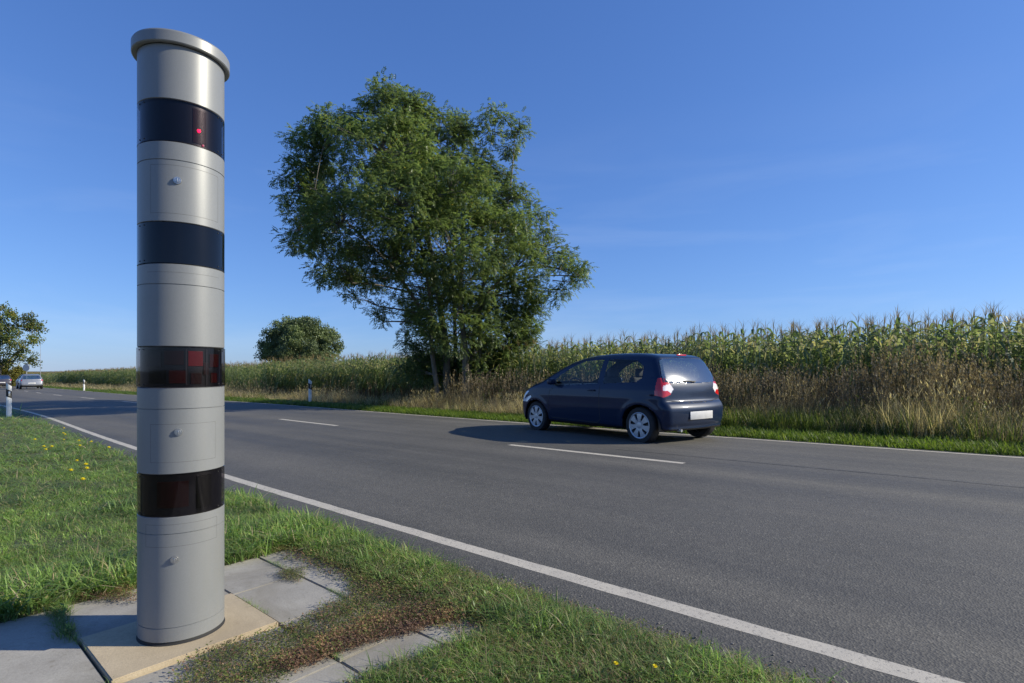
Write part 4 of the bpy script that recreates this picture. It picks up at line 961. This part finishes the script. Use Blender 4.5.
# near verge ------------------------------------------------------
LAWN = foliage('lawn', [(0, (.095, .165, .045)), (.45, (.165, .27, .080)), (.85, (.23, .34, .115)), (1, (.34, .32, .16))], .42, 1.7, .45, .35, posvar=.3, pscale=1.6)
STRAW = foliage('straw', [(0, (.20, .17, .09)), (1, (.42, .36, .22))], .3, 1.3, .7, .2)
def pin(x, y, poly): return sdpoly(np.asarray(x), np.asarray(y), np.array(poly)) < 0
IMG = lambda pts: [gp(a_, b_) for a_, b_ in pts]
GA = [tuft(9, .03, .085, .0042, .045, 1.9, (0,)*15+(1,)) for _ in range(7)]
GB = [tuft(12, .06, .15, .0085, .05, 1.9, (0,)*10+(1,)) for _ in range(5)]
parts = []
def lawn(s0, s1, l0, l1, n, wf, hf=1.0, falloff=None, tm=GA, cond=None):
    q = cloud(s0, s1, l0, l1, n, falloff); s, l, X, Y, d = q
    k_ = ~((s < 3.66) & (l < 1.9)) & (l < np.interp(s, [0, 2, 5], [2.25, 2.30, 2.34])+jit(len(s), .03))
    if cond is not None: k_ &= cond(s, l, X, Y)
    q = tuple(a_[k_] for a_ in q); parts.append(put(tm, *q, rng.uniform(.7, 1.3, k_.sum())*hf, np.full(k_.sum(), wf)*np.clip(q[4]/5, 1, 6), .12))
lawn(2.6, 9, -3, 2.5, 45000, 1.0, .9, 4.2)
lawn(9, 20, -6, 2.5, 22000, 1.0, 1.0, 8)
lawn(20, 60, -14, 2.5, 20000, 1.0, 1.1, 20)
def rosette(n=16):
    t = TB()
    for i in range(n):
        az = random.uniform(0, 2*pi); el = random.uniform(.15, 1.2); d = np.array([cos(az)*cos(el), sin(az)*cos(el), sin(el)]); L = random.uniform(.018, .042); p = np.array([rng.normal(0, .012), rng.normal(0, .012), random.uniform(0, .05)])
        t.diamond(p, d, np.array([-sin(az), cos(az), random.uniform(-.3, .3)]), L, L*.36)
    return t.out()
GR = [rosette() for _ in range(5)]
lawn(3.64, 4.15, -2.5, 2.3, 420, 1.0, 1.0, None, GR)
lawn(3.7, 7, -3, 2.3, 700, 1.0, .8, None, GR)
lawn(-3, 3.66, 1.9, 2.38, 420, 1.0, .75, None, GR)
# longer, coarser tufts at the slab edge and along the asphalt
lawn(3.62, 4.2, -2.5, 2.3, 1100, 1.0, 1.1, None, GB)
lawn(2.9, 6, 1.2, 2.4, 700, 1.0, .95, None, GB, lambda s, l, X, Y: (np.sin(s*5+l*3)+np.sin(l*9)) > .1)
lawn(-3, 3.6, 1.95, 2.38, 1500, 1.0, .8, None, GB, lambda s, l, X, Y: (np.sin(s*6.3+l*2)+np.sin(s*2.9+l*8)) > .45)
lawn(3.6, 12, -4, 2.3, 1400, 1.0, .8, None, GB)
lawn(-4, 3.7, 1.86, 2.48, 9000, 1.0, .85, None)
lawn(-4, 3.7, 1.88, 2.36, 330, 1.0, .55, None, GB)
weedpoly = IMG([(345, 690), (395, 665), (440, 650), (500, 630), (560, 612), (700, 660), (780, 690)])
def addpoly(poly, n, tm, hf, wf=1.0):
    P_ = np.array(poly); x = rng.uniform(P_[:, 0].min(), P_[:, 0].max(), n); y = rng.uniform(P_[:, 1].min(), P_[:, 1].max(), n); k_ = pin(x, y, poly); x, y = x[k_], y[k_]
    s, l = inv(x, y); ok = l < 2.26; s, l, x, y = s[ok], l[ok], x[ok], y[ok]
    return put(tm, s, l, x, y, np.hypot(x, y), rng.uniform(.6, 1.3, len(s))*hf, np.full(len(s), wf), .15)
GS = [tuft(8, .04, .10, .003, .05, 2.0, (0, 1)) for _ in range(4)]
parts.append(addpoly(weedpoly, 3600, GA, .8)); parts.append(addpoly(weedpoly, 1300, GS, .8)); lawn(-4, 3.7, 1.9, 2.42, 2600, 1.0, .85, None, GS)
parts.append(addpoly(IMG([(700, 640), (790, 640), (860, 690), (740, 690)]), 300, GS, .9)); parts.append(addpoly(weedpoly, 160, GB, .55)); parts.append(addpoly(weedpoly, 420, GR, .6)); parts.append(addpoly(IMG([(330, 560), (350, 540), (420, 560), (440, 590), (380, 590)]), 90, GR, .6))
for a_, b_ in (((2.0, 3.66), (1.268, 1.284)), ((2.3, 3.66), (1.642, 1.658)), ((1.0, 3.66), (.588, .602))):
    n_ = 160; s_r, l_r = rng.uniform(*a_, n_), rng.uniform(*b_, n_); X_, Y_ = WP(s_r, l_r); k_ = np.sin(s_r*9+l_r*40) > .2; parts.append(put(GA, s_r[k_], l_r[k_], X_[k_], Y_[k_], X_[k_], rng.uniform(.15, .45, k_.sum())))
jointpoly = IMG([(20, 592), (62, 583), (74, 640), (60, 634), (48, 606)])
parts.append(addpoly(jointpoly, 2400, GA, .6)); parts.append(addpoly(jointpoly, 130, GR, .8))
V, F_, M_ = join(parts)
tag(nobj('verge_grass', V, F_, [LAWN, STRAW], mi=M_), 'green grass of the near verge around the paving and along the road', 'grass', kind='stuff')
# creeping weeds over the slabs
def creeper(n=14, r=.06, m=0):
    t = TB()
    for i in range(n):
        a = random.uniform(0, 2*pi); q = r*random.random()**.5; p = np.array([q*cos(a), q*sin(a), random.uniform(.003, .028)]); az = random.uniform(0, 2*pi); d = np.array([cos(az), sin(az), random.uniform(-.1, .8)]); d /= np.linalg.norm(d)
        t.diamond(p, d, np.array([-sin(az), cos(az), random.uniform(-.3, .3)]), random.uniform(.008, .017), random.uniform(.005, .008), random.choice((0, 0, 0, 0, 1)) if m == 0 else 1)
    for i in range(2): t.blade((0, 0, 0), random.uniform(.02, .05), .0025, random.uniform(0, 2*pi), 1.6, 1, 2)
    return t.out()
CRG = foliage('creeper_leaf', [(0, (.075, .105, .032)), (.6, (.125, .155, .05)), (1, (.19, .20, .08))], .3, 1.4, .6, .2, posvar=.25, pscale=5)
CRR = foliage('creeper_stem', [(0, (.14, .075, .055)), (.6, (.23, .14, .10)), (1, (.33, .24, .15))], .25, 1.2, .7, .2, posvar=.25, pscale=5)
mat1 = IMG([(170, 690), (200, 655), (245, 640), (300, 622), (350, 592), (350, 565), (325, 540), (390, 545), (440, 575), (560, 600), (540, 606), (470, 612), (420, 622), (340, 648), (300, 662), (262, 690)])
matr = IMG([(270, 665), (330, 635), (400, 610), (480, 600), (520, 605), (430, 625), (345, 650), (290, 670)])
parts = [addpoly(mat1, 6500, [creeper() for _ in range(5)], .9), addpoly(matr, 4200, [creeper(m=1) for _ in range(4)], .8),
         addpoly(IMG([(68, 588), (136, 578), (136, 600), (80, 600)]), 500, [creeper(m=1), creeper()], .8), addpoly(IMG([(278, 570), (305, 568), (300, 582), (282, 580)]), 220, [creeper()], .6),
         addpoly(mat1, 1300, GA, .45), addpoly(weedpoly, 1500, [creeper() for _ in range(3)], .9)]
parts[4] = (parts[4][0], parts[4][1], parts[4][2]*0+2)
lw = cloud(-1, 3.9, 1.75, 2.34, 3000); parts.append(put([creeper() for _ in range(3)], *lw, rng.uniform(.7, 1.4, len(lw[0]))))
V, F_, M_ = join(parts)
tag(nobj('creeping_weeds', V, F_, [CRG, CRR, LAWN], mi=M_), 'low reddish green weeds creeping over the paving slabs', 'weeds', kind='stuff')
# dandelions
YEL = foliage('dandelion_petals', [(0, (.80, .66, .02)), (1, (.88, .76, .04))], .2, 1.1, .6, .2); STEM = foliage('dandelion_stem', [(0, (.10, .14, .04)), (1, (.12, .16, .05))], .2)
def dandelion():
    t = TB(); h = 1.0; t.tube([(0, 0, 0), (.02, .01, h*.5), (.03, .0, h)], [.010, .009, .008], 5, 0)
    t2 = TB(); n = 22
    for rr, zz in ((.13, .10), (.12, .35), (.10, .9)):
        for j in range(n): a = 2*pi*j/n+rr*9; d = np.array([cos(a), sin(a), zz*3]); t2.diamond((.03, 0, h), d/np.linalg.norm(d), np.array([-sin(a), cos(a), 0]), rr, .035)
    return t.out(), t2.out()
(DSV, DSF, _), (DPV, DPF, _) = dandelion()
st_me = pt_me = None
fl = [(44, 447, 1), (35, 440, 1), (46, 450, .9), (52, 447, 1), (80, 433, .9), (79, 441, .9), (80, 446, .9), (77, 461, .8), (86, 465, 1), (87, 469, 1), (71, 471, 1), (83, 480, 1), (109, 448, 1), (120, 441, .9), (99, 427, .9), (115, 432, .9), (64, 440, .7), (655, 667, .8), (616, 664, .8)]
for i, (px, py, sc) in enumerate(fl):
    h = (.19 if py < 600 else .08)*sc*random.uniform(.85, 1.1)
    x, y = gp(px, py, h); s_d, l_d = inv(x, y)
    if l_d > 2.12: x, y = (float(v_) for v_ in WP(s_d, 2.12-random.random()*.15))
    z = float(zat(x, y)); T = empty('dandelion', (x, y, z), random.uniform(0, 6))
    if py < 600: lab, gr = 'yellow dandelion flower in the grass left of the tower', 'yellow dandelions in the grass left of the tower'
    elif px > 640: lab, gr = 'tiny yellow flower in the front grass, the right one of two by the road edge', None
    else: lab, gr = 'tiny yellow flower in the front grass, the left one of two by the road edge', None
    tag(T, lab, 'flower', gr)
    for nm, V, Fq, m_ in (('stem', DSV, DSF, STEM), ('flower_head', DPV, DPF, YEL)):
        V = V.copy(); hs_ = .16 if nm == 'stem' else .16
        V = (V-np.array([.03, 0, 1]))*(.26 if py < 600 else .12)*sc+np.array([0, 0, h]) if nm == 'flower_head' else V*np.array([.15, .15, h])
        nobj(nm, V, Fq, m_, T)
# small loose stones and crumbs at the asphalt edge
GRIT = plain('grit', (.24, .22, .19), .9, var=.3, nscale=90)
ico = bmesh.new(); bmesh.ops.create_icosphere(ico, subdivisions=1, radius=1.0); ico.verts.ensure_lookup_table()
IV = np.array([v.co[:] for v in ico.verts]); IF = np.array([[v.index for v in f.verts] for f in ico.faces]); ico.free()
n = 1700; s = rng.uniform(-3, 9, n); l = 2.29+np.abs(rng.normal(0, .08, n)); X, Y = WP(s, l); sc = rng.uniform(.0015, .0055, n)
V, F_, M_ = scatter([(IV, IF, np.zeros(len(IF), int))], np.stack([X, Y, GZ(s, l)+.008], 1), rotz(rng.uniform(0, 6, n)), np.stack([sc*1.3, sc, sc*.7], 1))
tag(nobj('grit', V, F_, GRIT), 'loose grit along the broken edge of the asphalt', 'grit', kind='stuff')
